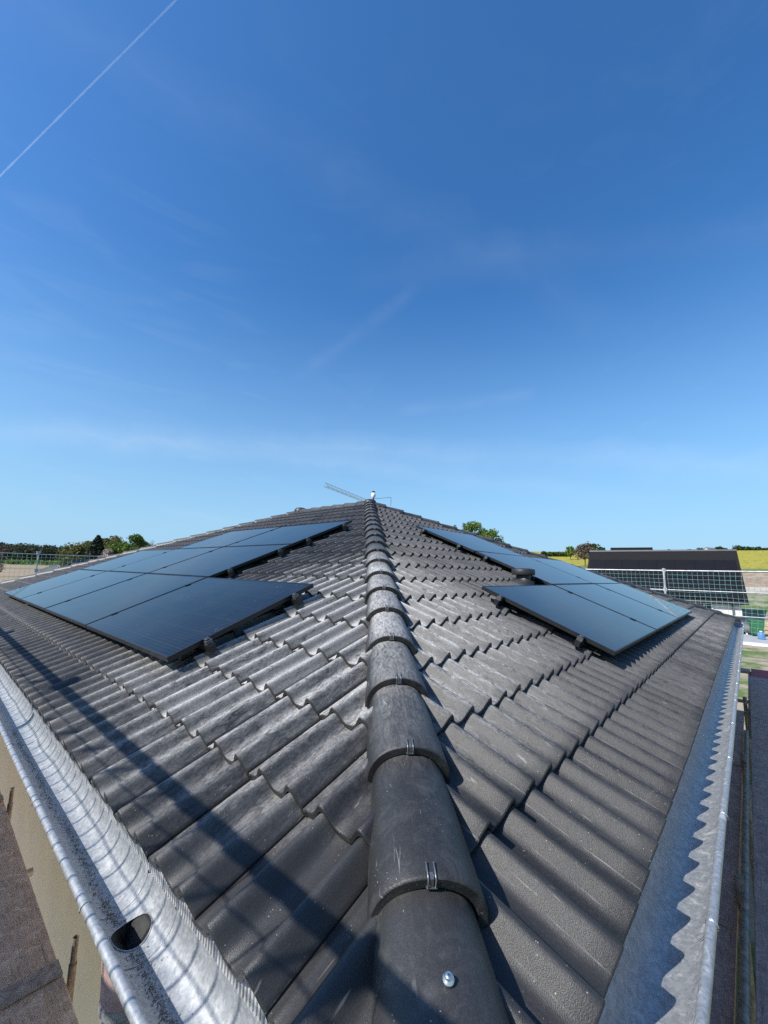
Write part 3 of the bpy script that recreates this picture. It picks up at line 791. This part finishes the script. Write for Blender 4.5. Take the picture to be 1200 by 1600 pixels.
# ledgers and transoms under the right deck, spigots on the left
b = MB(); b.tube([(-0.5, -0.120, ZD+0.015), (6.4, -0.120, ZD+0.005)], 0.020, 10); b.build('ledger', DULLST, scaf)
b = MB(); b.tube([(6.5, -0.150, ZD-0.08), (11.3, -0.150, ZD-0.08)], 0.026, 10); b.build('ledger', DULLST, scaf)
for x, y1 in ((7.62, 0.42), (8.4, 0.3), (11.2, 0.35)):
    b = MB(); b.tube([(x, -0.82, ZD-0.07), (x, y1, ZD-0.07)], 0.026, 10); b.build('transom', DULLST, scaf)
b = MB(); b.box((11.0, -0.16, ZD-0.05), (11.28, 0.36, ZD-0.005)); b.build('deck_board', DECKR, scaf)
for x in (7.9, 2.9, 5.2): 
    b = MB(); b.tube([(x, -0.10, GZ), (x, -0.10, ZD+0.10)], 0.024, 10); b.build('standard', DULLST, scaf)
for (x, y, h) in ((0.150, 2.13, 0.15), (0.135, 3.97, 0.15), (0.135, 6.6, 0.15)):
    b = MB(); b.tube([(x, y, GZ), (x, y, ZD+h*0.3)], 0.016, 12); b.tube([(x, y, ZD+h*0.3), (x, y, ZD+h)], 0.0125, 12, False); b.tube([(x, y, ZD+h), (x, y, ZD+h*0.4)], 0.0105, 12, False); b.build('spigot', DULLST, scaf)
for y in py_L:
    b = MB(); b.tube([(-SX, y, ZD-0.075), (0.17, y, ZD-0.075)], 0.024, 10); b.build('transom', STEEL, scaf)
# unseen boards added to shade deck and wall; the gap lights one wall patch
def sboard(y0, y1, z0, z1):
    b = MB(); b.box((-SX+0.03, y0, z0), (-SX+0.06, y1, z1)); b.build('shade_board', DECKL, scaf)
zr = [(-1.00, -0.735), (-0.73, -0.61), (-0.605, -0.29), (-0.285, 0.03)]
for i, (z0, z1) in enumerate(zr):
    yy = -0.9
    while yy < LY+0.8:
        y1 = min(yy+2.57, LY+0.8)
        if i == 1 and yy < 5.5 < y1:
            sboard(yy, 5.43, z0, z1); sboard(5.98, y1, z0, z1)
        else: sboard(yy, y1, z0, z1)
        yy = y1

# safety nets
def net(A, B, z0, z1, label, bulge, r=0.0025, pitch=0.097):
    A, B = Vector((*A, 0)), Vector((*B, 0)); d = (B-A).normalized(); Ln = (B-A).length; nrm = Vector((-d.y, d.x, 0))
    nu, nv = int(Ln/pitch), int((z1-z0)/pitch); b = MB()
    def P_(i, j):
        a = i*pitch; h = z1-j*pitch
        q = j/nv
        sag = 0.035*math.sin(a*1.3+0.5)*q+0.018*math.sin(a*4.1)*q
        off = bulge*math.sin(math.pi*q)*(0.8+0.3*math.sin(a*0.9))+0.012*noise.noise(Vector((a*3, h*3, bulge*9)))
        return A+d*(a+0.025*math.sin(j*0.55+a*0.7)*q+0.008*noise.noise(Vector((a*5, h*5, 1.7))))+nrm*off+Vector((0, 0, h-sag+0.008*noise.noise(Vector((a*4, h*4, 5.0)))))
    pts = [[P_(i, j) for j in range(nv+1)] for i in range(nu+1)]
    for i in range(nu+1): b.tube(pts[i], r, 4, False)
    for j in range(nv+1): b.tube([pts[i][j] for i in range(nu+1)], r*(1.6 if j in (0, nv) else 1), 4, False)
    o = b.build('safety_net', NETG); return tag(o, label, 'safety net', 'safety nets hung from the scaffold rails')
net((-of, -0.9), (-of, LY+0.9), -0.9, ZT+0.04, 'square-mesh safety net along the sunny left side beside the gutter', 0.02, r=0.0040)
net((LX+of, -0.95), (LX+of, 7.0), -0.35, ZT-0.01, 'green square-mesh safety net in front of the neighbouring black-roofed house', -0.06)
net((-0.95, LY+of), (6.5, LY+of), -0.9, ZT+0.03, 'square-mesh safety net in front of the ploughed field behind the left panels', 0.03)
net((2.0, -of), (LX+0.9, -of), -0.8, ZT+0.03, 'square-mesh safety net along the right gutter side at the picture edge', 0.0)

# ---------------------------------------------------------------- neighbouring houses
ROOFB = m_simple('black_roof_tiles', (0.004, 0.004, 0.005), 0.95, 0, 0.3, 3, 0.3, 12)
PVB = m_simple('far_black_panels', (0.006, 0.006, 0.008), 0.5, 0, 0.2, 2, 0, spec=0.2)
CREAM = m_simple('cream_render', (0.70, 0.62, 0.45), 0.9, 0, 0.05, 2, 0.1)
WHITER = m_simple('white_render', (0.66, 0.62, 0.57), 0.9, 0, 0.10, 1.5, 0.2)
WINM = m_simple('window_glass', (0.02, 0.025, 0.03), 0.1, 0, 0.1, 1, 0)
TRIM = m_simple('grey_trim', (0.10, 0.10, 0.105), 0.5, 0.3, 0.1, 4, 0)
fp = Vector((math.cos(YAW), math.sin(YAW), 0)); rp = rgt
def plan(d, rt): return CAM+fp*d+rp*rt
def gable_house(name, A, B, depth, z_eave, z_ridge, zb, roof, wall, label, over=0.45, side=-1, panels=None, gable_m=None):
    """A, B: ridge ends in plan (z ignored); depth: half depth of the roof; side -1 puts the front towards the camera"""
    A = Vector((A.x, A.y, 0)); B = Vector((B.x, B.y, 0)); e = (B-A).normalized(); n = Vector((e.y, -e.x, 0))
    if n.dot(CAM-A) < 0: n = -n
    Ln = (B-A).length
    h = empty(name, (A+B)/2+Vector((0, 0, zb)), label, 'house')
    def W(a, d, z): return A+e*a+n*d+Vector((0, 0, z))
    sl_ = (z_ridge-z_eave)/depth
    for sgn in (1, -1):
        b = MB()
        top = [W(0, 0, z_ridge), W(Ln, 0, z_ridge), W(Ln, sgn*depth, z_eave), W(0, sgn*depth, z_eave)]
        low = [p-Vector((0, 0, 0.18)) for p in top]
        b.add(top+low, [(0, 1, 2, 3), (7, 6, 5, 4), (0, 4, 5, 1), (1, 5, 6, 2), (2, 6, 7, 3), (3, 7, 4, 0)])
        rf = b.build('roof', roof, h)
        if sgn == 1 and panels:
            nr, nc, s0, s1, a0, a1 = panels; sv = Vector((n.x*depth, n.y*depth, z_eave-z_ridge)); up = e.cross(sv).normalized(); up = up if up.z > 0 else -up
            for r_ in range(nr):
                for c in range(nc):
                    u0, u1 = a0+(a1-a0)*c/nc+0.006, a0+(a1-a0)*(c+1)/nc-0.006; q0, q1 = s0+(s1-s0)*r_/nr+0.004, s0+(s1-s0)*(r_+1)/nr-0.004
                    bb = MB(); T = [W(u, 0, z_ridge)+sv*q+up*0.10 for (u, q) in ((u0, q0), (u1, q0), (u1, q1), (u0, q1))]
                    bb.add(T+[p-up*0.04 for p in T], [(0, 1, 2, 3), (0, 4, 5, 1), (1, 5, 6, 2), (2, 6, 7, 3), (3, 7, 4, 0)]); bb.build('roof_panel', PVB, rf)
        bb = MB(); g0, g1 = W(0, sgn*(depth+0.06), z_eave-0.06), W(Ln, sgn*(depth+0.06), z_eave-0.06); bb.tube([g0, g1], 0.07, 8); bb.build('gutter', TRIM, h)
    bb = MB(); bb.tube([W(0, 0, z_ridge+0.02), W(Ln, 0, z_ridge+0.02)], 0.11, 8); bb.build('ridge', roof if panels is None else TRIM, h)
    b = MB(); i = over; dd = depth-over; zt = z_eave+sl_*over-0.15
    v = [W(i, dd, zb), W(Ln-i, dd, zb), W(Ln-i, -dd, zb), W(i, -dd, zb), W(i, dd, zt), W(Ln-i, dd, zt), W(Ln-i, -dd, zt), W(i, -dd, zt), W(i, 0, z_ridge-0.2), W(Ln-i, 0, z_ridge-0.2)]
    b.add(v, [(0, 1, 5, 4), (1, 2, 6, 9, 5), (2, 3, 7, 6), (3, 0, 4, 8, 7)]); b.build('wall', wall, h)
    def window(a, zc, ww, hh, gable=None):
        bb = MB()
        if gable is None:
            o0 = W(a, dd+0.02, zc); ax, ay = e, n
        else:
            o0 = W(Ln-i+0.02 if gable else i-0.02, a, zc); ax, ay = n, (e if gable else -e)
        M = Matrix(((ax.x, ay.x, 0, o0.x), (ax.y, ay.y, 0, o0.y), (0, 0, 1, o0.z), (0, 0, 0, 1)))
        bb.box((-ww/2, -0.03, -hh/2), (ww/2, 0.02, hh/2), M); wn = bb.build('window', WINM, h)
        bb = MB()
        for q in ((-ww/2-0.06, -hh/2-0.06, -ww/2, hh/2+0.06), (ww/2, -hh/2-0.06, ww/2+0.06, hh/2+0.06), (-ww/2, -hh/2-0.06, ww/2, -hh/2), (-ww/2, hh/2, ww/2, hh/2+0.06), (-0.03, -hh/2, 0.03, hh/2)):
            bb.box((q[0], -0.02, q[1]), (q[2], 0.04, q[3]), M)
        bb.build('window_frame', WHITE, wn)
    return h, W, window, Ln
A = plan(40.0, 0.508*40.0); B = plan(33.6, 0.871*33.6)
h1, W1, win1, L1 = gable_house('neighbour_house', A, B, 4.1, -0.75, 3.28, GZ, ROOFB, WHITER, 'white house with a large black panelled gable roof behind the right-hand net', 0.4, panels=(2, 8, 0.215, 0.975, 0.2, 10.75))
for a in (2.2, 8.4): win1(a, -1.35, 0.9, 0.7)
b = MB(); b.tube([W1(L1-0.9, 3.82, -0.9), W1(L1-0.9, 3.82, GZ)], 0.06, 10); b.build('downpipe', TRIM, h1)
A = plan(66, 0.560*66); B = plan(63, 0.664*63)
gable_house('rear_neighbour_house', A, B, 3.6, 2.2, 5.50, -1.5, ROOFB, WHITER, 'dark roof of a farther house just above the black-roofed neighbour', 0.3)
A = at(1103, 862, 285); B = at(1116, 862, 292)
gable_house('farmhouse', A, B, 4.2, A.z-0.2, A.z+2.3, A.z-4, m_simple('grey_far_roof', (0.14, 0.14, 0.15), 0.8), WHITER, 'tiny white gabled house on the skyline above the black roof', 0.3)
# cream gable at left: ridge runs away to the right
A = at(111, 876.0, 58); B = at(158, 872.5, 62)
h3, W3, win3, L3 = gable_house('cream_house', A, B, 4.0, A.z-3.0, A.z-0.05, GZ, m_simple('blue_black_roof', (0.03, 0.033, 0.042), 0.5, 0, 0.3, 4, 0.3, 8), CREAM, 'cream gabled house with dark roof beyond the left-hand panels', 0.35)
win3(0.6, A.z-1.6, 0.8, 0.7, 0)
A = at(84, 883, 150); B = at(96, 882, 158)
gable_house('white_barn', A, B, 3.5, A.z-1.6, A.z+0.2, GZ, m_simple('pale_roof', (0.42, 0.38, 0.34), 0.8), WHITER, 'low pale-roofed building in the field beside the cream house', 0.2)

# ---------------------------------------------------------------- yard things at right
BING = m_simple('green_bin_plastic', (0.03, 0.14, 0.055), 0.45, 0, 0.15, 6, 0.05)
bp = at(1185, 1003, 38.0); gz = GZ+0.06
bn = empty('wheelie_bin', (bp.x, bp.y, gz), 'green wheeled waste bin standing on the slab beyond the right gutter', 'bin')
MBn = Matrix.Translation((bp.x, bp.y, gz)) @ Matrix.Rotation(0.3, 4, 'Z')
b = MB(); v = [(-.24, -.27, .12), (.24, -.27, .12), (.24, .27, .12), (-.24, .27, .12), (-.30, -.34, .98), (.30, -.34, .98), (.30, .36, .98), (-.30, .36, .98)]
b.add([MBn @ Vector(p) for p in v], [(0, 3, 2, 1), (0, 1, 5, 4), (1, 2, 6, 5), (2, 3, 7, 6), (3, 0, 4, 7)]); b.build('body', BING, bn)
b = MB(); v = [(-.32, -.37, .98), (.32, -.37, .98), (.32, .40, .98), (-.32, .40, .98), (-.28, -.30, 1.06), (.28, -.30, 1.06), (.28, .36, 1.09), (-.28, .36, 1.09)]
b.add([MBn @ Vector(p) for p in v], [(0, 3, 2, 1), (4, 5, 6, 7), (0, 1, 5, 4), (1, 2, 6, 5), (2, 3, 7, 6), (3, 0, 4, 7)]); b.build('lid', BING, bn)
for sx in (-0.26, 0.22):
    b = MB(); b.tube([MBn @ Vector((sx, 0.30, 0.10)), MBn @ Vector((sx+0.05, 0.30, 0.10))], 0.10, 16); b.build('wheel', DARKPL, bn)
# slab, kerb, planks, tarp-covered pallet, blue canister
SLAB = m_simple('concrete_slab', (0.34, 0.35, 0.36), 0.9, 0, 0.12, 2, 0.2)
s0 = at(1150, 1004, 26.0); 
b = MB(); b.box((32.6, -9.0, GZ-0.1), (41.5, 6.0, GZ+0.06)); o = b.build('slab', SLAB); o['kind'] = 'structure'
b = MB(); b.box((32.25, -9.0, GZ-0.1), (32.58, 6.0, GZ+0.14)); o = b.build('kerb', WHITER); o['kind'] = 'structure'
pk = at(1168, 1000, 39)
pe_ = empty('covered_pallet', (pk.x, pk.y, GZ+0.06), 'dark tarpaulin-covered pallet beside the green bin', 'pallet')
TARP = m_simple('dark_tarpaulin', (0.02, 0.026, 0.035), 0.45, 0, 0.3, 5, 0.4, 9)
b = MB(); nn = 9; v = []
for i in range(nn):
    for j in range(nn):
        x_, y_ = (i/(nn-1)-0.5)*1.5, (j/(nn-1)-0.5)*1.3; ed = max(abs(x_)/0.75, abs(y_)/0.65)
        z_ = 1.15-0.9*max(0, ed-0.8)/0.2+0.06*noise.noise(Vector((x_*3, y_*3, 2)))
        v.append((pk.x+x_, pk.y+y_, GZ+0.06+z_))
b.add(v, [(i*nn+j, (i+1)*nn+j, (i+1)*nn+j+1, i*nn+j+1) for i in range(nn-1) for j in range(nn-1)], True); b.build('tarpaulin', TARP, pe_)
b = MB()
for q in (-0.5, 0, 0.5): b.box((pk.x-0.6, pk.y+q-0.05, GZ+0.06), (pk.x+0.6, pk.y+q+0.05, GZ+0.2))
b.build('skid', DECKL, pe_)
pp = at(1199, 980, 40)
pl = empty('plank_pile', (pp.x, pp.y, GZ+0.06), 'low pile of pale timber planks at the right picture edge by the bin', 'planks')
PINE = m_wood('pale_pine', (0.40, 0.28, 0.17), (0.58, 0.45, 0.30), 1)
for k in range(12):
    i, j = k % 4, k//4
    b = MB(); M = Matrix.Translation((pp.x+0.20*i-0.3, pp.y-0.5+random.uniform(-.1, .1), GZ+0.08+0.28*j)) @ Matrix.Rotation(random.gauss(0, .03), 4, 'Z')
    b.box((-0.08, -1.4, 0), (0.08, 1.4, 0.25), M); b.build('plank', PINE, pl)
cp = at(1191, 1006, 36.2)
cn = empty('blue_canister', (cp.x, cp.y, GZ+0.06), 'small blue canister standing at the foot of the green bin', 'canister')
BLUEC = m_simple('blue_plastic', (0.08, 0.20, 0.42), 0.4, 0, 0.1, 6, 0)
Mc = Matrix.Translation((cp.x, cp.y, GZ+0.06))
MB().lathe([(0.001, 0), (0.17, 0.0), (0.19, 0.04), (0.19, 0.36), (0.15, 0.42), (0.06, 0.44), (0.06, 0.47), (0.001, 0.47)], Mc, 18).build('body', BLUEC, cn)
b = MB(); b.lathe([(0.07, 0.471), (0.07, 0.51), (0.001, 0.512)], Mc, 14); b.build('cap', WHITE, cn)

# ---------------------------------------------------------------- crane
jt = at(508, 757, 104); jr = at(583, 787, 131); jr.z = jt.z
crane = empty('tower_crane', (jr.x, jr.y, ground_z(math.atan2(jr.y, jr.x), 131)), 'distant lattice tower crane with its jib rising above the roof peak', 'crane')
CRM = m_simple('faded_crane_paint', (0.42, 0.37, 0.36), 0.6, 0.2, 0.2, 1, 0)
def lattice(A, B, wd, n, r, name):
    b = MB(); d = (B-A); e = d.normalized(); s_ = e.cross(Vector((0, 0, 1)))
    s_ = s_.normalized() if s_.length > 0.1 else Vector((1, 0, 0)); u_ = s_.cross(e)
    ch = [s_*wd/2-u_*wd/2, -s_*wd/2-u_*wd/2, u_*wd/2]
    if name == 'mast': ch = [s_*wd/2+u_*wd/2, -s_*wd/2+u_*wd/2, -s_*wd/2-u_*wd/2, s_*wd/2-u_*wd/2]
    for c in ch: b.tube([A+c, B+c], r, 6)
    for k in range(n):
        for i in range(len(ch)):
            j = (i+1) % len(ch)
            p, q = (i, j) if k % 2 else (j, i)
            b.tube([A+d*(k/n)+ch[p], A+d*((k+1)/n)+ch[q]], r*0.6, 5)
    return b.build(name, CRM, crane)
lattice(jr, jt, 0.95, 24, 0.055, 'jib')
lattice(Vector((jr.x, jr.y, crane.location.z)), jr+Vector((0, 0, 0.2)), 1.2, 20, 0.09, 'mast')
ctip = jr+(jr-jt).normalized()*9+Vector((0, 0, -0.4))
lattice(jr, ctip, 0.9, 8, 0.07, 'counter_jib')
b = MB(); b.box((ctip.x-0.9, ctip.y-0.7, ctip.z-2.2), (ctip.x+0.9, ctip.y+0.7, ctip.z-0.3)); b.build('ballast', SLAB, crane)

# ---------------------------------------------------------------- trees
def m_leaf(name, a, b_, tr=0.25):
    m, t, b = new_mat(name)
    at_ = t.n('ShaderNodeAttribute', attribute_name='shade').outputs['Fac']
    col = t.mix(at_, a, b_)
    setin(t, b, col=col, rough=0.7, spec=0.25)
    tl = t.n('ShaderNodeBsdfTranslucent', {'Color': col}).outputs[0]
    out = m.node_tree.nodes['Material Output']
    mx = t.n('ShaderNodeMixShader', {0: tr, 1: b.outputs[0], 2: tl}).outputs[0]
    t.t.links.new(mx, out.inputs[0]); return m
LG = m_leaf('spring_green_leaves', (0.06, 0.11, 0.018), (0.17, 0.24, 0.045))
LD = m_leaf('dark_green_leaves', (0.020, 0.045, 0.014), (0.06, 0.10, 0.03))
LN = m_leaf('spruce_needles', (0.016, 0.028, 0.018), (0.045, 0.062, 0.034), 0.08)
LO = m_leaf('olive_young_leaves', (0.085, 0.095, 0.030), (0.20, 0.20, 0.075))
LB = m_leaf('bare_brown_twigs', (0.085, 0.065, 0.045), (0.19, 0.15, 0.11), 0.1)
LW = m_leaf('pale_blossom', (0.34, 0.27, 0.25), (0.62, 0.52, 0.50))
BARK = m_simple('bark', (0.09, 0.07, 0.055), 0.9, 0, 0.3, 6, 0.5, 20)
class Leaves:
    def __init__(s): s.P = []; s.S = []; s.Q = []
    def clump(s, c, rad, n, size, shade=None):
        d = rng.normal(size=(n, 3)); d /= np.linalg.norm(d, axis=1)[:, None]
        rr = rng.random(n)**0.45
        p = np.array(c)+d*rr[:, None]*np.array(rad)
        s.P.append(p); s.Q.append(size*(0.55+0.9*rng.random(n)))
        base = rng.random() if shade is None else shade
        s.S.append(np.clip(base*0.6+0.4*rng.random(n), 0, 1))
    def build(s, name, mat, parent):
        p = np.concatenate(s.P); q = np.concatenate(s.Q); sh = np.concatenate(s.S); n = len(p)
        a = rng.normal(size=(n, 3)); a /= np.linalg.norm(a, axis=1)[:, None]
        b_ = np.cross(a, rng.normal(size=(n, 3))); b_ /= np.linalg.norm(b_, axis=1)[:, None]
        a *= q[:, None]*0.5; b_ *= (q*(0.35+0.3*rng.random(n)))[:, None]*0.9
        v = np.stack([p-a, p+b_*0.8-a*0.2, p+a, p-b_], 1).reshape(-1, 3)
        me = bpy.data.meshes.new(name)
        me.vertices.add(4*n); me.vertices.foreach_set('co', v.ravel())
        me.loops.add(4*n); me.loops.foreach_set('vertex_index', np.arange(4*n))
        me.polygons.add(n); me.polygons.foreach_set('loop_start', np.arange(n)*4)
        me.update(calc_edges=True)
        at_ = me.attributes.new('shade', 'FLOAT', 'FACE'); at_.data.foreach_set('value', sh)
        me.materials.append(mat); return link(bpy.data.objects.new(name, me), parent)
def tree(base, h, wd, mat, label, name='broadleaf_tree', nl=2600, leaf=0.30, kind='round', group=None, bare=0.0, cat='tree', trunk_f=0.3):
    base = Vector(base); t = empty(name, base, label, cat, group)
    tb = MB(); L = Leaves()
    lean = Vector((random.uniform(-.04, .04)*h, random.uniform(-.04, .04)*h, 0))
    topp = base+lean+Vector((0, 0, h*0.9)); r0 = 0.018*h+0.03
    tb.tube([base-Vector((0, 0, 0.3)), base+lean*0.4+Vector((0, 0, h*0.35)), base+lean*0.8+Vector((0, 0, h*0.7)), topp], [r0, r0*0.75, r0*0.4, r0*0.12], 8)
    if kind == 'round':
        ncl = 36
        for k in range(ncl):
            zf = trunk_f+(1-trunk_f)*(0.08+0.92*rng.random()); prof_ = math.sin(math.pi*min(1, 0.14+0.86*(zf-trunk_f)/(1-trunk_f)*0.98))**0.6
            az = rng.random()*6.283; rd = wd/2*prof_*(0.35+0.62*rng.random()**0.5)
            c = base+lean*zf+Vector((math.cos(az)*rd, math.sin(az)*rd, h*zf*0.94))
            a0 = base+lean*0.5*zf+Vector((0, 0, h*zf*random.uniform(0.45, 0.7)))
            mid = (a0+c)/2+Vector((0, 0, -0.03*h))
            tb.tube([a0, mid, c], [r0*0.32, r0*0.2, r0*0.06], 5)
            for q in range(3):
                e_ = c+Vector((rng.normal(), rng.normal(), abs(rng.normal()))).normalized()*wd*0.16
                tb.tube([(mid+c)/2, e_], [r0*0.12, r0*0.03], 4)
            cr = wd*(0.13+0.12*rng.random())
            L.clump(c, (cr, cr, cr*0.8), int(nl/ncl*(0.5+rng.random())), leaf, 0.25+0.55*rng.random())
    elif kind == 'cone':
        nt = 24
        for k in range(nt):
            zf = 0.10+0.88*k/(nt-1); rd = wd/2*(1-zf)**0.8+0.08
            for j in range(7):
                az = j*0.9+k*0.55+rng.random()*0.5; ex = rd*(0.7+0.35*rng.random())
                a0 = base+Vector((0, 0, h*zf)); e_ = a0+Vector((math.cos(az)*ex, math.sin(az)*ex, -0.16*ex-0.05))
                tb.tube([a0, e_], [r0*0.2, r0*0.05], 4)
                for q in (0.35, 0.65, 0.92):
                    c = a0.lerp(e_, q); L.clump(c, (ex*0.22+0.05, ex*0.22+0.05, 0.16+ex*0.12), max(4, int(nl/(nt*21))), leaf, 0.2+0.6*rng.random())
    tb.build('trunk', BARK, t)
    L.build('crown', mat, t); return t
def gbase(px, d):
    p = at(px, 900, d); az = math.atan2(p.y-CAM.y, p.x-CAM.x); return Vector((p.x, p.y, ground_z(az, d)))
def ptree(px, top, d, wpx, mat, label, **kw):
    bs = gbase(px, d); tp = at(px, top, d); eff = math.hypot(F_PX, px-600)
    return tree(bs, tp.z-bs.z, wpx*d/eff, mat, label, **kw)
gt = 'trees beyond the left-hand panels'
ptree(146, 836, 82, 62, LN, 'dark spiky spruce among the trees at left', name='spruce_tree', kind='cone', nl=9000, leaf=0.34, group=gt)
ptree(121, 848, 92, 46, LO, 'olive broadleaf tree left of the dark spruce', group=gt, nl=4200, leaf=0.36)
ptree(170, 837, 96, 46, LO, 'loose olive-green tree right behind the dark spruce', group=gt, nl=4200, leaf=0.36)
ptree(188, 846, 84, 46, LG, 'bushy mid-green tree between the spruce and the round tree', group=gt, nl=4500, leaf=0.36)
ptree(207, 834, 90, 38, LG, 'tall round pale green tree at the right of the left group', group=gt, nl=4200, leaf=0.36)
ptree(232, 842, 95, 28, LB, 'thin bare-twigged tree beside the rising hip at left', group=gt, nl=900, leaf=0.16)
ptree(166, 855, 78, 22, LW, 'small pale blossoming tree in front of the spruce', name='blossom_tree', group=gt, nl=1500, leaf=0.22)
ptree(-6, 848, 90, 22, LB, 'bare brownish tree cut by the left picture edge', group=gt, nl=900, leaf=0.2)
ptree(134, 846, 100, 40, LO, 'olive tree half hidden just left of the spruce', group=gt, nl=3800, leaf=0.4)
ptree(157, 842, 104, 40, LB, 'brownish budding tree directly behind the spruce', group=gt, nl=3200, leaf=0.34)
ptree(181, 839, 105, 40, LO, 'tall loose tree between the spruce and the round pale tree', group=gt, nl=3800, leaf=0.38)
ptree(197, 843, 76, 30, LG, 'low bright bushy tree under the round pale tree', group=gt, nl=3400, leaf=0.3)
ptree(222, 845, 98, 34, LO, 'dull green tree between the round pale tree and the bare one', group=gt, nl=3000, leaf=0.36)
gr_ = 'trees behind the right-hand hip'
ptree(738, 814, 62, 52, LG, 'bright green tree rising tallest above the right-hand hip', group=gr_, nl=4200, leaf=0.26)
ptree(768, 826, 60, 44, LG, 'lower bright green tree right of the tallest one above the hip', group=gr_, nl=3200, leaf=0.26)
ptree(709, 817, 66, 20, LO, 'small pale green treetop left of the tallest tree above the hip', group=gr_, nl=1200, leaf=0.22)
ptree(727, 813, 70, 14, LB, 'thin bare treetop between two green trees above the hip', group=gr_, nl=260, leaf=0.14)
ptree(783, 837, 60, 14, LB, 'pale twiggy shrub at the right foot of the green trees', group=gr_, nl=700, leaf=0.16)
ptree(851, 862, 150, 10, LD, 'small dark tree just above the right-hand hip caps', nl=700, leaf=0.5, group=gr_)
ptree(893, 853, 160, 14, LG, 'small green tree on the meadow skyline', nl=900, leaf=0.5, group=gr_)
ptree(915, 848, 95, 26, LB, 'brown budding tree left of the black neighbour roof', nl=2600, leaf=0.28, group=gr_, trunk_f=0.35)
ptree(930, 850, 120, 24, LD, 'dark green tree behind the brown budding tree', nl=1600, leaf=0.4, group=gr_)
ptree(944, 853, 125, 10, LD, 'narrow dark tree right of the brown budding tree', nl=700, leaf=0.4, group=gr_)
sk = 'trees along the skyline'
lab = ['first', 'second', 'third', 'fourth', 'fifth', 'sixth', 'seventh', 'eighth', 'ninth', 'tenth', 'eleventh']
for k, (px, top, wpx) in enumerate([(1048, 859.5, 5), (1081, 859, 5), (1098, 857, 8), (1128, 854.5, 8), (1137, 857, 5), (1158, 853.5, 12), (1169, 854.5, 10), (1179, 856, 7), (1190, 855, 7), (1199, 857, 8), (1210, 855, 8)][:10]):
    ptree(px, top, 300, wpx*1.35, LD, f'{lab[k]} dark tree from the left on the right-hand skyline', name='skyline_tree', nl=420, leaf=0.75, kind='round', group=sk, trunk_f=0.12)
# hedge line on the meadow crest, one mass
L = Leaves()
for k in range(40):
    px = 852+38*k/39; p = gbase(px, 190); L.clump(p+Vector((0, 0, 1.0)), (1.6, 1.6, 1.1), 40, 0.6, rng.random())
o = L.build('hedge', LD, None); tag(o, 'dark green hedge along the top edge of the meadow left of the trees', 'hedge', kind='stuff')
# wooded hill at far left, one mass
L = Leaves(); 
for k in range(800):
    px = -120+260*rng.random(); d = 470+330*rng.random()
    bs = gbase(px, d); hh = 9+7*rng.random()
    shade = rng.random()
    L.clump(bs+Vector((0, 0, hh*0.55)), (hh*0.28, hh*0.28, hh*0.5), 90, 1.9, shade)
fo = L.build('forest', m_leaf('mixed_wood', (0.022, 0.038, 0.020), (0.085, 0.085, 0.042)), None); tag(fo, 'mixed dark green and brown wood covering the far hill at left', 'forest', kind='stuff')
# scrub at the forest foot
L = Leaves()
for k in range(80):
    px = -100+200*rng.random(); d = 400+60*rng.random(); bs = gbase(px, d); L.clump(bs+Vector((0, 0, 1.5)), (4, 4, 2.2), 40, 1.3, rng.random())
o = L.build('scrub', LG, None); tag(o, 'green scrub along the foot of the wooded hill at left', 'scrub', kind='stuff')

# ---------------------------------------------------------------- contrail, a real streak of ice cloud high above
a = at(330, -55, 1); b_ = at(-60, 335, 1)
da = (a-CAM).normalized()*9000; db = (b_-CAM).normalized(); db = db*(da.z/db.z)
MBc = MB(); N = 110; pts = []; rad = []
for k in range(N+1):
    q = -0.05+1.1*k/N; p = CAM+da.lerp(db, q)
    pts.append(p); rad.append(19*(0.75+0.3*noise.noise(Vector((k*0.22, 0, 0)))+0.14*noise.noise(Vector((k*0.6, 4, 0))))*(0.75+0.5*q))
MBc.tube(pts, rad, 12)
cm = bpy.data.materials.new('ice_cloud'); cm.use_nodes = True; ct = NT(cm.node_tree)
cm.node_tree.nodes.remove(cm.node_tree.nodes['Principled BSDF'])
pvn = ct.n('ShaderNodeVolumePrincipled', {'Color': (1, 1, 1, 1), 'Density': 0.0046, 'Anisotropy': 0.0})
ct.t.links.new(pvn.outputs[0], cm.node_tree.nodes['Material Output'].inputs['Volume'])
o = MBc.build('contrail', cm); tag(o, 'thin white aircraft vapour trail crossing the upper left of the sky', 'vapour trail')
